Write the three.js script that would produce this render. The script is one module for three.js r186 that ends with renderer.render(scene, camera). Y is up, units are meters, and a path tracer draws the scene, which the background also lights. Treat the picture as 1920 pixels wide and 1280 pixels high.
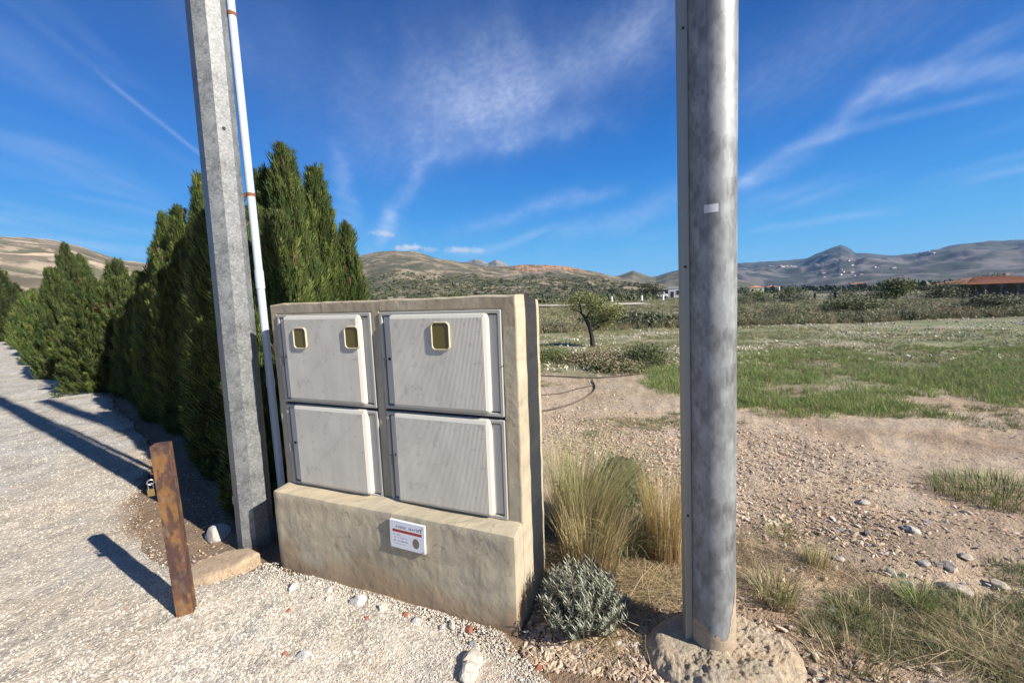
import * as THREE from 'three';
import { mergeGeometries, mergeVertices } from 'three/addons/utils/BufferGeometryUtils.js';
import { RoundedBoxGeometry } from 'three/addons/geometries/RoundedBoxGeometry.js';

// ------------------------------------------------------------------ camera, sky, sun, exposure
const scene = new THREE.Scene();
const camera = new THREE.PerspectiveCamera(83.27, 1.5, 0.05, 30000);
camera.position.set(0, 1.5, 0);
camera.rotation.set(-0.11, 0, -0.034, 'YXZ');
const renderer = new THREE.WebGLRenderer({ antialias: true });
renderer.toneMapping = THREE.LinearToneMapping;
renderer.toneMappingExposure = 1.9;
renderer.shadowMap.enabled = true;
const SUN = new THREE.Vector3(1.195, 0.885, 0.69).normalize();
const sun = new THREE.DirectionalLight(new THREE.Color(1, 0.945, 0.86), 4.8);
sun.position.copy(SUN).multiplyScalar(60);
sun.castShadow = true;
sun.shadow.camera.left = -45; sun.shadow.camera.right = 45; sun.shadow.camera.top = 45; sun.shadow.camera.bottom = -45; sun.shadow.camera.far = 160;
sun.shadow.mapSize.set(4096, 4096);
scene.add(sun); scene.add(sun.target);
scene.fog = new THREE.FogExp2(new THREE.Color(0.24, 0.54, 1.0), 0.00005);

// ------------------------------------------------------------------ numbers
function rng(seed) { let a = seed >>> 0; return () => { a = (a + 0x6D2B79F5) | 0; let t = Math.imul(a ^ (a >>> 15), 1 | a); t = (t + Math.imul(t ^ (t >>> 7), 61 | t)) ^ t; return ((t ^ (t >>> 14)) >>> 0) / 4294967296; }; }
const hash2 = (x, y) => { let h = Math.imul(x, 374761393) + Math.imul(y, 668265263); h = Math.imul(h ^ (h >>> 13), 1274126177); return ((h ^ (h >>> 16)) >>> 0) / 4294967296; };
function vn(x, y) { const i = Math.floor(x), j = Math.floor(y), f = x - i, g = y - j, u = f * f * (3 - 2 * f), v = g * g * (3 - 2 * g); const a = hash2(i, j), b = hash2(i + 1, j), c = hash2(i, j + 1), d = hash2(i + 1, j + 1); return a + (b - a) * u + (c - a) * v + (a - b - c + d) * u * v; }
function fbm(x, y, o = 4) { let s = 0, a = 0.5, n = 0; for (let k = 0; k < o; k++) { s += a * vn(x, y); n += a; a *= 0.5; x = x * 2.03 + 17.3; y = y * 2.03 - 9.1; } return s / n; }
function pn(x, y, p, o = 3) { let s = 0, a = 0.5, n = 0; for (let k = 0; k < o; k++) { const i = Math.floor(x), j = Math.floor(y), f = x - i, g = y - j, u = f * f * (3 - 2 * f), v = g * g * (3 - 2 * g), w = (q) => ((q % p) + p) % p; const A = hash2(w(i) + k * 57, w(j) + k * 91), B = hash2(w(i + 1) + k * 57, w(j) + k * 91), C = hash2(w(i) + k * 57, w(j + 1) + k * 91), D = hash2(w(i + 1) + k * 57, w(j + 1) + k * 91); s += a * (A + (B - A) * u + (C - A) * v + (A - B - C + D) * u * v); n += a; a *= 0.5; x *= 2; y *= 2; p *= 2; } return s / n; }   // a noise that tiles
const cl = (x, a = 0, b = 1) => Math.min(b, Math.max(a, x));
const sm = (a, b, x) => { const t = cl((x - a) / (b - a)); return t * t * (3 - 2 * t); };
const mix = (a, b, t) => a + (b - a) * t;
const mix3 = (a, b, t) => [mix(a[0], b[0], t), mix(a[1], b[1], t), mix(a[2], b[2], t)];
const lerpTab = (tab, x) => { if (x <= tab[0][0]) return tab[0][1]; for (let i = 1; i < tab.length; i++) if (x <= tab[i][0]) return mix(tab[i - 1][1], tab[i][1], (x - tab[i - 1][0]) / (tab[i][0] - tab[i - 1][0])); return tab[tab.length - 1][1]; };
const DEG = Math.PI / 180;
const s2l = (c) => { c /= 255; return c <= 0.04045 ? c / 12.92 : Math.pow((c + 0.055) / 1.055, 2.4); };

// ------------------------------------------------------------------ the sky: clear blue with thin cirrus, by direction
{
  const W = 2048, H = 1024, data = new Float32Array(W * H * 4);
  const grad = [[0, [152, 207, 240]], [3, [132, 198, 242]], [7, [102, 181, 240]], [12, [72, 154, 231]], [18, [50, 128, 214]], [25, [37, 104, 188]], [33, [33, 88, 164]], [45, [29, 76, 146]], [90, [22, 58, 122]]].map(([e, c]) => [e, c.map((v) => s2l(v) / 1.9)]);
  const gAt = (e) => { for (let i = 1; i < grad.length; i++) if (e <= grad[i][0]) return mix3(grad[i - 1][1], grad[i][1], (e - grad[i - 1][0]) / (grad[i][0] - grad[i - 1][0])); return grad[grad.length - 1][1]; };
  // wisps as arcs through (azimuth, elevation) with a half width in degrees and a strength
  const wisps = [
    [[[-11.6, 22.5], [1.2, 25.6], [10.1, 28.6], [22.3, 31.5]], 2.6, 0.18], [[[-16, 27], [-4, 27], [6, 31]], 5, 0.2], [[[-24, 22], [-8, 24], [8, 26], [26, 34]], 5.5, 0.12], [[[28, 22], [40, 25], [55, 30]], 4, 0.1], [[[-11.1, 19], [4, 22.1], [13.6, 23.2]], 1.3, 0.16],
    [[[-19.1, 7.2], [-16, 12], [-12.7, 17], [-8.4, 22.2]], 0.75, 0.16], [[[-8.7, 9.8], [3.7, 12.7], [16.4, 14.2]], 1.0, 0.16], [[[-10, 6.6], [-1.9, 7.4], [6.7, 10.1]], 0.55, 0.2],
    [[[-20, 8], [-17, 11], [-15.5, 13]], 1.0, 0.22], [[[13.5, 8.2], [23.5, 11.4]], 0.7, 0.14], [[[6, 9], [15, 10.2], [24, 13.2], [30, 13.6]], 1.0, 0.16],
    [[[30, 12.6], [33.5, 14.2], [37.2, 16.1], [41.5, 18.5], [46, 19.2], [52, 18.2], [60, 17]], 1.15, 0.26], [[[36.5, 16.1], [44, 16.4], [52, 16.1]], 0.5, 0.16], [[[31, 7.3], [38, 7.7], [45, 7.6]], 0.38, 0.16],
    [[[28, 13.1], [35, 13.2]], 0.7, 0.2], [[[42, 19], [47.3, 20.7], [53, 22]], 0.9, 0.16], [[[29, 10.6], [40, 11.6]], 1.0, 0.1],
    [[[-22.6, 20], [-22.2, 16], [-22, 9]], 1.0, 0.15], [[[-60, 8.7], [-52, 8.6], [-42, 8.1]], 0.8, 0.1], [[[-56, 23.5], [-50.4, 22.2], [-42.9, 19.5]], 1.6, 0.07],
    [[[-44.5, 22.5], [-41, 19.95], [-37, 16.9], [-34, 14.5]], 0.17, 0.2], [[[-36, 30], [-22, 27]], 4, 0.08]];
  const puffs = [[-17.5, 9.35, 2.0, 0.55], [-14.6, 7.55, 2.2, 0.75], [-11.6, 7.3, 1.3, 0.35], [-7.2, 7.2, 2.3, 0.6], [-4.8, 7.0, 1.5, 0.42]];
  for (let j = 0; j < H; j++) {
    const el = Math.asin(((j + 0.5) / H - 0.5) * 2) ;   // replaced below by the even-angle row
    const e = ((j + 0.5) / H - 0.5) * 180;
    void el;
    const base = gAt(Math.max(e, 0));
    for (let i = 0; i < W; i++) {
      const phi = ((i + 0.5) / W - 0.5) * 2 * Math.PI, x = Math.cos(phi), z = Math.sin(phi);   // around the horizon
      const az = Math.atan2(x, -z) / DEG, k = (j * W + i) * 4;
      let c = base;
      if (e > -1) {
        // a little lighter and milkier towards the left and near the sun's side
        const ce = Math.cos(e * DEG), dot = x * ce * SUN.x + Math.sin(e * DEG) * SUN.y + z * ce * SUN.z;
        const glow = 0.045 * Math.pow(Math.max(0, dot), 4), left = 0.035 * sm(5, -50, az) * sm(0, 20, e);
        c = [c[0] + glow + left * 0.35, c[1] + glow + left * 0.45, c[2] + glow + left * 0.7];
        // even thin cirrus, drawn out along one bearing on a plane high above
        const hgt = Math.max(Math.sin(e * DEG), 0.03) + 0.05, px = x * ce / hgt, pz = z * ce / hgt;
        const wob = fbm(px * 0.7 + 3, pz * 0.7 + 8, 3) - 0.5;
        const st = fbm((px + wob * 0.9) * 2.2 + 40, (pz + wob) * 0.5 + 11, 5), fine = fbm((px + wob * 0.6) * 7 + 9, (pz + wob * 0.6) * 1.5 + 5, 4);
        let a = sm(0.44, 0.8, st * 0.66 + fine * 0.34) * 0.28 * sm(0.3, 0.7, fbm(px * 0.5 + 70, pz * 0.4 + 30, 3)) * sm(-1, 4, e);
        if (e < 40 && Math.abs(az) < 66) {
          const daz = (fbm(az * 0.24 + 5, e * 0.33 + 2, 4) - 0.5) * 4.2, del = (fbm(az * 0.24 + 55, e * 0.33 + 22, 4) - 0.5) * 3;
          for (const [pts, w, s] of wisps) {
            const thin = w < 0.3 ? 0.06 : w < 0.6 ? 0.3 : 0.8;
            const X = az + daz * thin, Y = e + del * thin;
            let d = 1e9, along = 0;
            for (let q = 1; q < pts.length; q++) { const [ax, ay] = pts[q - 1], [bx, by] = pts[q], ux = bx - ax, uy = by - ay, t = cl(((X - ax) * ux + (Y - ay) * uy) / (ux * ux + uy * uy)), dx = X - ax - ux * t, dy = Y - ay - uy * t, dd = Math.hypot(dx * 0.9, dy); if (dd < d) { d = dd; along = q - 1 + t; } }
            if (d < w * 3.2) { const edge = sm(0, 0.35, along) * sm(pts.length - 1, pts.length - 1.4, along); a += s * Math.exp(-((d / w) ** 2)) * (0.35 + 0.65 * edge) * (w < 0.3 ? 1 : 0.35 + 1.1 * fine * (0.6 + 0.8 * vn(az * 1.1 + e * 2.3, e * 4 - az * 1.7))); }
          }
          a = Math.min(a, 0.6);
        }
        c = mix3(c, [0.36, 0.42, 0.55], a);
        if (e < 12 && e > 5 && az > -22 && az < 0) {
          let p = 0, low = 0;
          for (const [pa, pe, w, s] of puffs) {
            const dx = (az - pa) / w, dy = (e - pe) / (e > pe ? 0.62 : 0.32), n = fbm(az * 1.6 + pa, e * 2.6, 4);
            const v = sm(1.05, 0.35, Math.hypot(dx, dy) + (n - 0.5) * 1.3) * s; if (v > p) { p = v; low = cl(0.5 - dy * 0.5); }
          }
          c = mix3(c, mix3([0.46, 0.46, 0.47], [0.3, 0.33, 0.4], low), p);
        }
      }
      data[k] = c[0]; data[k + 1] = c[1]; data[k + 2] = c[2]; data[k + 3] = 1;
    }
  }
  const t = new THREE.DataTexture(data, W, H, THREE.RGBAFormat, THREE.FloatType);
  t.mapping = THREE.EquirectangularReflectionMapping; t.magFilter = THREE.LinearFilter; t.minFilter = THREE.LinearFilter; t.wrapS = THREE.RepeatWrapping; t.needsUpdate = true;
  scene.background = t; scene.environment = t;
}

// ------------------------------------------------------------------ helpers
const used = {};
const numbered = (n) => { used[n] = (used[n] ?? -1) + 1; return used[n] ? n + '_' + String(used[n]).padStart(3, '0') : n; };
function tag(o, label, category, group) { o.userData.label = label; if (category) o.userData.category = category; if (group) o.userData.group = group; return o; }
function thing(name, label, category, pos = [0, 0, 0], turn = 0, group) { const o = new THREE.Group(); o.name = numbered(name); o.position.set(...pos); o.rotation.y = turn; tag(o, label, category, group); scene.add(o); return o; }
function part(name, geo, mat, parent, pos, rot) { const m = new THREE.Mesh(geo, mat); m.name = name; if (pos) m.position.set(...pos); if (rot) m.rotation.set(...rot); m.castShadow = m.receiveShadow = true; parent.add(m); return m; }
function solo(name, geo, mat, label, category, pos, group) { const m = part(numbered(name), geo, mat, scene, pos); return tag(m, label, category, group); }
function struct(name, geo, mat) { const m = part(name, geo, mat, scene); m.userData.kind = 'structure'; return m; }
function copies(name, geo, mat, list, parent, stuff, label, category) {   // list of [matrix, colour]
  const im = new THREE.InstancedMesh(geo, mat, list.length), c = new THREE.Color();
  list.forEach(([m, col], i) => { im.setMatrixAt(i, m); im.setColorAt(i, c.setRGB(col[0], col[1], col[2])); });
  im.name = name; im.castShadow = im.receiveShadow = true; im.instanceMatrix.needsUpdate = true;
  if (stuff) im.userData.kind = 'stuff'; if (label) tag(im, label, category);
  parent.add(im); return im;
}
const Q = new THREE.Quaternion(), E = new THREE.Euler(), V = new THREE.Vector3(), S3 = new THREE.Vector3();
const mat4 = (x, y, z, rx, ry, rz, sx, sy = sx, sz = sx) => new THREE.Matrix4().compose(V.set(x, y, z), Q.setFromEuler(E.set(rx, ry, rz, 'YXZ')), S3.set(sx, sy, sz));
const std = (color, roughness = 0.9, extra = {}) => new THREE.MeshStandardMaterial({ color: Array.isArray(color) ? new THREE.Color().setRGB(...color) : color, roughness, metalness: 0, ...extra });
function tex(n, fn, srgb, rep = 1, h = n) {   // fn(u, v) -> [r, g, b] in 0..1 (linear values if not srgb)
  const d = new Uint8Array(n * h * 4);
  for (let j = 0; j < h; j++) for (let i = 0; i < n; i++) { const c = fn(i / n, j / h), k = (j * n + i) * 4; for (let q = 0; q < 3; q++) { let v = c[q]; if (srgb) v = v <= 0.0031308 ? v * 12.92 : 1.055 * Math.pow(v, 1 / 2.4) - 0.055; d[k + q] = cl(v) * 255; } d[k + 3] = 255; }
  const t = new THREE.DataTexture(d, n, h); t.wrapS = t.wrapT = THREE.RepeatWrapping; t.magFilter = THREE.LinearFilter; t.minFilter = THREE.LinearFilter; if (srgb) t.colorSpace = THREE.SRGBColorSpace; t.repeat.set(rep, rep); t.needsUpdate = true; return t;
}
const rep = (t, x, y = x) => { const c = t.clone(); c.repeat.set(x, y); c.needsUpdate = true; return c; };
const g3 = (v) => [v, v, v];
class MB {   // collects triangles with colours
  constructor() { this.p = []; this.c = []; this.u = []; this.uv = false; }
  tri(a, b, c, col = [1, 1, 1]) { this.p.push(...a, ...b, ...c); this.c.push(...col, ...col, ...col); }
  quad(a, b, c, d, col) { this.tri(a, b, c, col); this.tri(a, c, d, col); }
  tube(pts, radii, n = 6, col = [1, 1, 1]) {
    const rings = pts.map((p, i) => { const a = pts[Math.max(0, i - 1)], b = pts[Math.min(pts.length - 1, i + 1)], d = new THREE.Vector3(b[0] - a[0], b[1] - a[1], b[2] - a[2]).normalize(), s = Math.abs(d.y) > 0.9 ? new THREE.Vector3(1, 0, 0) : new THREE.Vector3(0, 1, 0), u = new THREE.Vector3().crossVectors(d, s).normalize(), v = new THREE.Vector3().crossVectors(d, u), r = Array.isArray(radii) ? radii[i] : radii, out = []; for (let k = 0; k < n; k++) { const t = k / n * 2 * Math.PI, x = Math.cos(t) * r, y = Math.sin(t) * r; out.push([p[0] + u.x * x + v.x * y, p[1] + u.y * x + v.y * y, p[2] + u.z * x + v.z * y]); } return out; });
    for (let i = 1; i < rings.length; i++) for (let k = 0; k < n; k++) this.quad(rings[i - 1][k], rings[i - 1][(k + 1) % n], rings[i][(k + 1) % n], rings[i][k], col);
    const e = rings[rings.length - 1]; for (let k = 1; k < n - 1; k++) this.tri(e[0], e[k], e[k + 1], col);
    return this;
  }
  geo(smooth) { let g = new THREE.BufferGeometry(); g.setAttribute('position', new THREE.Float32BufferAttribute(this.p, 3)); g.setAttribute('color', new THREE.Float32BufferAttribute(this.c, 3)); if (smooth) { g = mergeVertices(g, 1e-5); } g.computeVertexNormals(); return g; }
}
function box(w, h, d, x = 0, y = 0, z = 0, r = 0) { const g = r ? new RoundedBoxGeometry(w, h, d, 2, r) : new THREE.BoxGeometry(w, h, d); g.translate(x, y, z); return g; }
function clean(g) { g = g.index ? g.toNonIndexed() : g; for (const k of Object.keys(g.attributes)) if (!['position', 'normal', 'uv'].includes(k)) g.deleteAttribute(k); if (!g.attributes.uv) g.setAttribute('uv', new THREE.Float32BufferAttribute(new Float32Array(g.attributes.position.count * 2), 2)); return g; }
const merge = (...gs) => mergeGeometries(gs.map(clean));
function rock(seed, r, flat = 0.7, detail = 2, rough = 0.35) {   // an angular stone resting on y = 0
  const g0 = new THREE.IcosahedronGeometry(1, detail), R = rng(seed), cuts = [];
  for (let i = 0; i < 12; i++) { const v = new THREE.Vector3(R() - 0.5, R() - 0.5, R() - 0.5).normalize(); cuts.push([v, 0.52 + R() * 0.32]); }
  const p = g0.attributes.position, o = R() * 50;
  for (let i = 0; i < p.count; i++) { V.fromBufferAttribute(p, i); for (const [n, d] of cuts) { const k = V.dot(n) - d; if (k > 0) V.addScaledVector(n, -k * 0.92); } const n = fbm(V.x * 2.2 + o + V.y, V.z * 2.2 + V.y * 1.7 - o, 4); V.multiplyScalar(1 + (n - 0.5) * rough); p.setXYZ(i, V.x * r * (0.9 + 0.3 * Math.sin(o)), Math.max(V.y * flat * r, -0.25 * r), V.z * r); }
  g0.translate(0, 0.2 * r, 0); const g = mergeVertices((g0.deleteAttribute('normal'), g0.deleteAttribute('uv'), g0), 1e-4); g.computeVertexNormals();
  const q = g.attributes.position, uv = new Float32Array(q.count * 2); for (let i = 0; i < q.count; i++) { uv[i * 2] = q.getX(i) + q.getY(i) * 0.5; uv[i * 2 + 1] = q.getZ(i) + q.getY(i) * 0.6; } g.setAttribute('uv', new THREE.BufferAttribute(uv, 2));
  if (detail > 2) return g; const f = g.toNonIndexed(); f.computeVertexNormals(); return f;
}

// ------------------------------------------------------------------ materials
const tGrain = tex(512, (u, v) => { const a = pn(u * 16, v * 16, 16, 5), b = hash2(Math.floor(u * 512), Math.floor(v * 512)), c = pn(u * 90, v * 90, 90, 2); return g3(0.52 + 0.5 * (a - 0.5) + 0.3 * (c - 0.5) + 0.22 * (b - 0.5)); });
const tGrainColour = tex(512, (u, v) => { const a = pn(u * 12, v * 12, 12, 4), b = pn(u * 70 + 3, v * 70, 70, 2), c = pn(u * 5, v * 5, 5, 2); const k = 0.78 + 0.34 * (a - 0.5) + 0.42 * (b - 0.5); return [k * (1 + 0.08 * (c - 0.5)), k, k * (1 - 0.12 * (c - 0.5))]; }, true);
const M = {};
M.plaster = std([1, 1, 1], 0.94, {
  map: tex(1024, (u, v) => { const x = u * 1.7, y = v * 1.7; const a = fbm(x * 3 + 2, y * 3, 5), b = fbm(x * 22, y * 22, 3), st = fbm(x * 14 + 8, y * 1.6, 4), sp = fbm(x * 6 + 30, y * 6 - 12, 4); let k = 0.8 + 0.42 * (a - 0.5) + 0.22 * (b - 0.5) + 0.22 * (st - 0.5); const dirt = sm(0.2, 0.02, y - 0.03 + (sp - 0.5) * 0.3); const warm = sm(0.45, 0.68, fbm(x * 2 + 60, y * 2, 4)); let c = [0.525 * k, 0.452 * k, 0.318 * k]; c = mix3(c, [0.55 * k, 0.42 * k, 0.26 * k], warm * 0.35); { const cr = Math.abs(fbm(x * 3.1 + 15, y * 3.1 + 4, 5) - 0.5); c = mix3(c, [0.2, 0.15, 0.1], 0.5 * sm(0.006, 0.001, cr) * sm(0.5, 0.6, fbm(x * 2 + 80, y * 2, 2))); const dr = sm(0.62, 0.72, fbm(x * 26 + 3, y * 1.1, 3)) * sm(0.0, 0.3, y); c = mix3(c, [0.3 * k, 0.25 * k, 0.175 * k], 0.3 * dr); }; c = mix3(c, [0.3, 0.19, 0.1], dirt * 0.7); if (y > 1.38) c = mix3(c, [0.33 * k, 0.25 * k, 0.16 * k], 0.55 * sm(0.42, 0.7, sp)); return c; }, true, 1 / 1.7),
  bumpMap: tex(1024, (u, v) => g3(0.5 + 0.5 * (pn(u * 30, v * 22, 2, 1) * 0 + fbm(u * 60, v * 44, 4) - 0.5) + 0.35 * (fbm(u * 14, v * 22, 4) - 0.5)), false, 1 / 1.7), bumpScale: 0.0045 });
M.ribs = std([0.61, 0.57, 0.485], 0.62, { bumpMap: tex(64, (u) => g3(Math.abs(((u * 8) % 1) - 0.5) * 2), false, 19), bumpScale: 0.0011, map: tex(1024, (u, v) => { const a = fbm(u * 7, v * 7, 4), s = fbm(u * 50, v * 4, 3), d = sm(0.66, 0.8, fbm(u * 34 + 5, v * 34, 3)); return g3((0.9 + 0.2 * (a - 0.5) + 0.14 * (s - 0.5) - 0.14 * d) * (0.95 + 0.07 * Math.cos(u * 152 * 2 * Math.PI))); }, true, 1) });
M.panelEdge = std([0.52, 0.49, 0.42], 0.55);
M.grp = std([0.55, 0.515, 0.44], 0.6);
M.trim = std([0.4, 0.385, 0.34], 0.6, { metalness: 0.1 });
M.dark = std([0.03, 0.03, 0.03], 0.8);
M.capRim = std([0.5, 0.44, 0.29], 0.5);
M.capLens = new THREE.MeshPhysicalMaterial({ color: new THREE.Color().setRGB(0.125, 0.1, 0.022), roughness: 0.42, clearcoat: 0.3 });
M.backBoard = std([0.1, 0.1, 0.105], 0.85);
// hot-dip zinc: crystals a few centimetres across, each with its own tone, and runs of drip
const cells = (() => { const R = rng(5), p = []; for (let i = 0; i < 260; i++) p.push([R(), R(), R()]); return p; })();
const zinc = (u, v) => { const wu = u + 0.03 * (pn(u * 8, v * 8, 8, 3) - 0.5), wv = v + 0.05 * (pn(u * 8 + 2, v * 8 + 5, 8, 3) - 0.5); let d1 = 9, val = 0; for (const c of cells) { let dx = Math.abs(wu - c[0]), dy = Math.abs(wv - c[1]); if (dx > 0.5) dx = 1 - dx; if (dy > 0.5) dy = 1 - dy; const d = dx * dx + dy * dy; if (d < d1) { d1 = d; val = c[2]; } } return val; };
const zincMap = (() => { const n = 256, a = new Float32Array(n * n); for (let j = 0; j < n; j++) for (let i = 0; i < n; i++) a[j * n + i] = zinc(i / n, j / n); return (u, v) => { const x = Math.floor((((u % 1) + 1) % 1) * n), y = Math.floor((((v % 1) + 1) % 1) * n); return a[y * n + x]; }; })();
M.zincRound = std([1, 1, 1], 0.55, { metalness: 0.12, vertexColors: true,
  map: tex(512, (u, v) => { const z = zincMap(u, v), a = pn(u * 6, v * 6, 6, 4), q = pn(u * 5, v * 5, 5, 3), sw = 0.5 + 0.5 * Math.sin(q * 44 + a * 6), ms = sm(0.45, 0.62, pn(u * 8 + 3, v * 8, 8, 3)); const b2 = pn(u * 16, v * 16, 16, 4), vs = pn(u * 48, v * 3, 3, 1) * 0 + pn(u * 40, v * 4, 4, 2) * 0 + pn(u * 32, v * 32, 32, 1), pat = sm(0.47, 0.53, pn(u * 9 + 1, v * 9, 9, 4)); const k = 0.225 + 0.05 * (z - 0.5) + 0.12 * (a - 0.5) + 0.13 * (b2 - 0.5) + 0.05 * (pat - 0.5) + 0.04 * (vs - 0.5) + 0.05 * ms * Math.pow(sw, 3) * (0.4 + pn(u * 40, v * 12, 12, 2) * 0) - 0.02 * ms; return [k * 0.965, k, k * 1.0]; }, true),
  roughnessMap: tex(256, (u, v) => { const a = pn(u * 6, v * 6, 6, 3), z = zincMap(u * 1, v * 1); return g3(0.97 + 0.25 * (a - 0.5) + 0.06 * (z - 0.5)); }), });
M.zincFacet = std([1, 1, 1], 0.6, { metalness: 0.2,
  map: tex(512, (u, v) => { const z = zincMap(u * 1, v * 1), a = pn(u * 4, v * 4, 4, 4), b = pn(u * 60, v * 60, 60, 2); const k = 0.185 + 0.05 * (z - 0.5) + 0.07 * (a - 0.5) + 0.14 * (b - 0.5) + 0.06 * sm(0.62, 0.75, pn(u * 40 + 5, v * 40, 40, 2)); return [k * 0.98, k, k * 0.97]; }, true),
  roughnessMap: tex(256, (u, v) => g3(0.78 + 0.12 * (zincMap(u, v) - 0.5))) });
M.zincFacet.map.repeat.set(2.2, 2.2); M.zincFacet.roughnessMap.repeat.set(2.2, 2.2);
M.pvc = std([0.5, 0.57, 0.65], 0.42, { map: tex(256, (u, v) => { const a = fbm(u * 5, v * 9, 4); return g3(0.92 + 0.14 * (a - 0.5)); }, true) });
M.rust = std([1, 1, 1], 0.93, { map: tex(256, (u, v) => { const a = fbm(u * 5, v * 12, 5), b = fbm(u * 22 + 9, v * 34, 4), c = fbm(u * 9 + 40, v * 15, 4); let k = mix3([0.13, 0.058, 0.034], [0.24, 0.115, 0.04], sm(0.42, 0.66, a)); k = mix3(k, [0.07, 0.036, 0.032], sm(0.47, 0.62, c) * 0.85); k = mix3(k, [0.17, 0.13, 0.09], sm(0.6, 0.74, fbm(u * 9 + 80, v * 22, 4)) * 0.4); const q = 0.52 + 0.5 * b; return k.map((x) => x * q); }, true, 1, 1024), bumpMap: tGrain, bumpScale: 0.0012 });
M.rust.bumpMap = rep(tGrain, 4);
M.clamp = std([0.22, 0.08, 0.035], 0.9);
M.steel = std([0.5, 0.5, 0.5], 0.35, { metalness: 0.9 });
M.brass = std([0.36, 0.25, 0.1], 0.45, { metalness: 0.7 });
M.stone = std([0.66, 0.58, 0.47], 0.95, { map: rep(tGrainColour, 3), bumpMap: rep(tGrain, 5), bumpScale: 0.004 });
M.stoneGrey = std([0.58, 0.54, 0.48], 0.95, { map: rep(tGrainColour, 4), bumpMap: rep(tGrain, 6), bumpScale: 0.003 });
M.fieldA = std([0.62, 0.51, 0.38], 0.95, { map: rep(tGrainColour, 3), bumpMap: rep(tGrain, 5), bumpScale: 0.004 }); M.fieldB = std([0.55, 0.49, 0.41], 0.95, { map: rep(tGrainColour, 4), bumpMap: rep(tGrain, 6), bumpScale: 0.003 });
M.brick = std([0.4, 0.14, 0.08], 0.95, { map: rep(tGrainColour, 4), bumpMap: rep(tGrain, 6), bumpScale: 0.002 });
M.slab = std([0.5, 0.36, 0.23], 0.95, { map: rep(tGrainColour, 2), bumpMap: rep(tGrain, 3), bumpScale: 0.006 });
M.concrete = std([0.8, 0.63, 0.43], 0.96, { map: rep(tGrainColour, 3), bumpMap: rep(tGrain, 4.5), bumpScale: 0.02 });
M.ground = std([1, 1, 1], 0.98, { vertexColors: true, map: rep(tGrainColour, 1), bumpMap: rep(tGrain, 1), bumpScale: 0.02 });
M.hill = std([1, 1, 1], 1, { vertexColors: true });
M.bare = std([1, 1, 1], 0.96, {});
M.leafCopy = std([1, 1, 1], 0.75);
M.grassCopy = new THREE.MeshPhysicalMaterial({ color: 0xffffff, roughness: 0.8, transmission: 0.25, thickness: 0 });
M.leaf = std([1, 1, 1], 0.8, { vertexColors: true });
M.bark = std([0.075, 0.055, 0.04], 0.95, { bumpMap: rep(tGrain, 3), bumpScale: 0.01 });

// ------------------------------------------------------------------ the lie of the land
const zb = (x) => lerpTab([[-80, -64], [-60, -47.5], [-21.5, -17.7], [-8.6, -7.85], [-4.3, -4.3], [-3.5, -3.62], [-3.05, -2.9], [-2.3, -2.2], [-1.75, -1.97], [-1.4, -2.0], [-0.1, -1.55], [0.15, -1.3], [0.6, -0.75], [1.5, 0.3], [40, 30]], x);   // the road's edge on the cabinet's side
const Gy = (x, z) => { const r = Math.hypot(x, z), az = Math.atan2(x, -z); let y = (fbm(x * 0.6 + 9, z * 0.6, 3) - 0.5) * (0.02 + 0.09 * sm(3, 12, r)) + (fbm(x * 0.06, z * 0.06, 3) - 0.5) * 0.5 * sm(12, 50, r); y -= 1.5 * sm(0.42, 0.56, az) * sm(50, 84, r) * (1 - sm(300, 500, r)); y -= 3 * sm(400, 900, r); return y; };
const onRoad = (x, z) => z > zb(x) + 0.22 * (fbm(x * 1.7 + 3, z * 1.7, 3) - 0.5) && z < zb(x) + 5.2;
function groundColour(x, z) {
  const r = Math.hypot(x, z), n1 = fbm(x * 0.9, z * 0.9, 4), n2 = fbm(x * 0.25 + 40, z * 0.25, 4), n3 = fbm(x * 4, z * 4, 3);
  const clay = [0.54, 0.41, 0.28], soil = [0.26, 0.165, 0.095], pale = [0.36, 0.32, 0.195], green = [0.13, 0.165, 0.05], scrub = [0.165, 0.155, 0.08];
  let c = mix3(clay, soil, sm(0.52, 0.72, n1) * 0.55);
  const edge = zb(x) - z;                                     // metres behind the road's edge
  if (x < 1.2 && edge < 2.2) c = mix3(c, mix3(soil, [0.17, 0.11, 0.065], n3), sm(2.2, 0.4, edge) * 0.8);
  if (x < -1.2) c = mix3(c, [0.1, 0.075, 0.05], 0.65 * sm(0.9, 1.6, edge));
  const d = -z + 0.12 * Math.max(0, x - 3) + (fbm(x * 1.3 + 9, z * 1.3, 3) - 0.5) * 1.2;                    // the field's bands run across the view
  const wob = (n2 - 0.5) * 3;
  c = mix3(c, mix3(green, pale, sm(0.45, 0.7, n1)), sm(4.6, 5.6, d + wob * 0.4) * sm(0.3, 1.6, x + (n1 - 0.5)) * (x < 2.4 && d < 7.3 ? 0.15 : 0.85));
  c = mix3(c, mix3(pale, [0.17, 0.2, 0.07], sm(0.4, 0.62, n1) * 0.75), sm(7, 8.6, d + wob * 0.4));
  c = mix3(c, mix3(scrub, [0.3, 0.26, 0.17], sm(0.5, 0.7, n2)), sm(15, 19, d + wob));
  c = mix3(c, [0.21, 0.2, 0.12], sm(60, 120, r));
  const k = 0.8 + 0.4 * n3; return [c[0] * k, c[1] * k, c[2] * k];
}
function sheetUV(g, s = 1) { const p = g.attributes.position, u = new Float32Array(p.count * 2); for (let i = 0; i < p.count; i++) { u[i * 2] = p.getX(i) * s; u[i * 2 + 1] = p.getZ(i) * s; } g.setAttribute('uv', new THREE.BufferAttribute(u, 2)); return g; }
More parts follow.
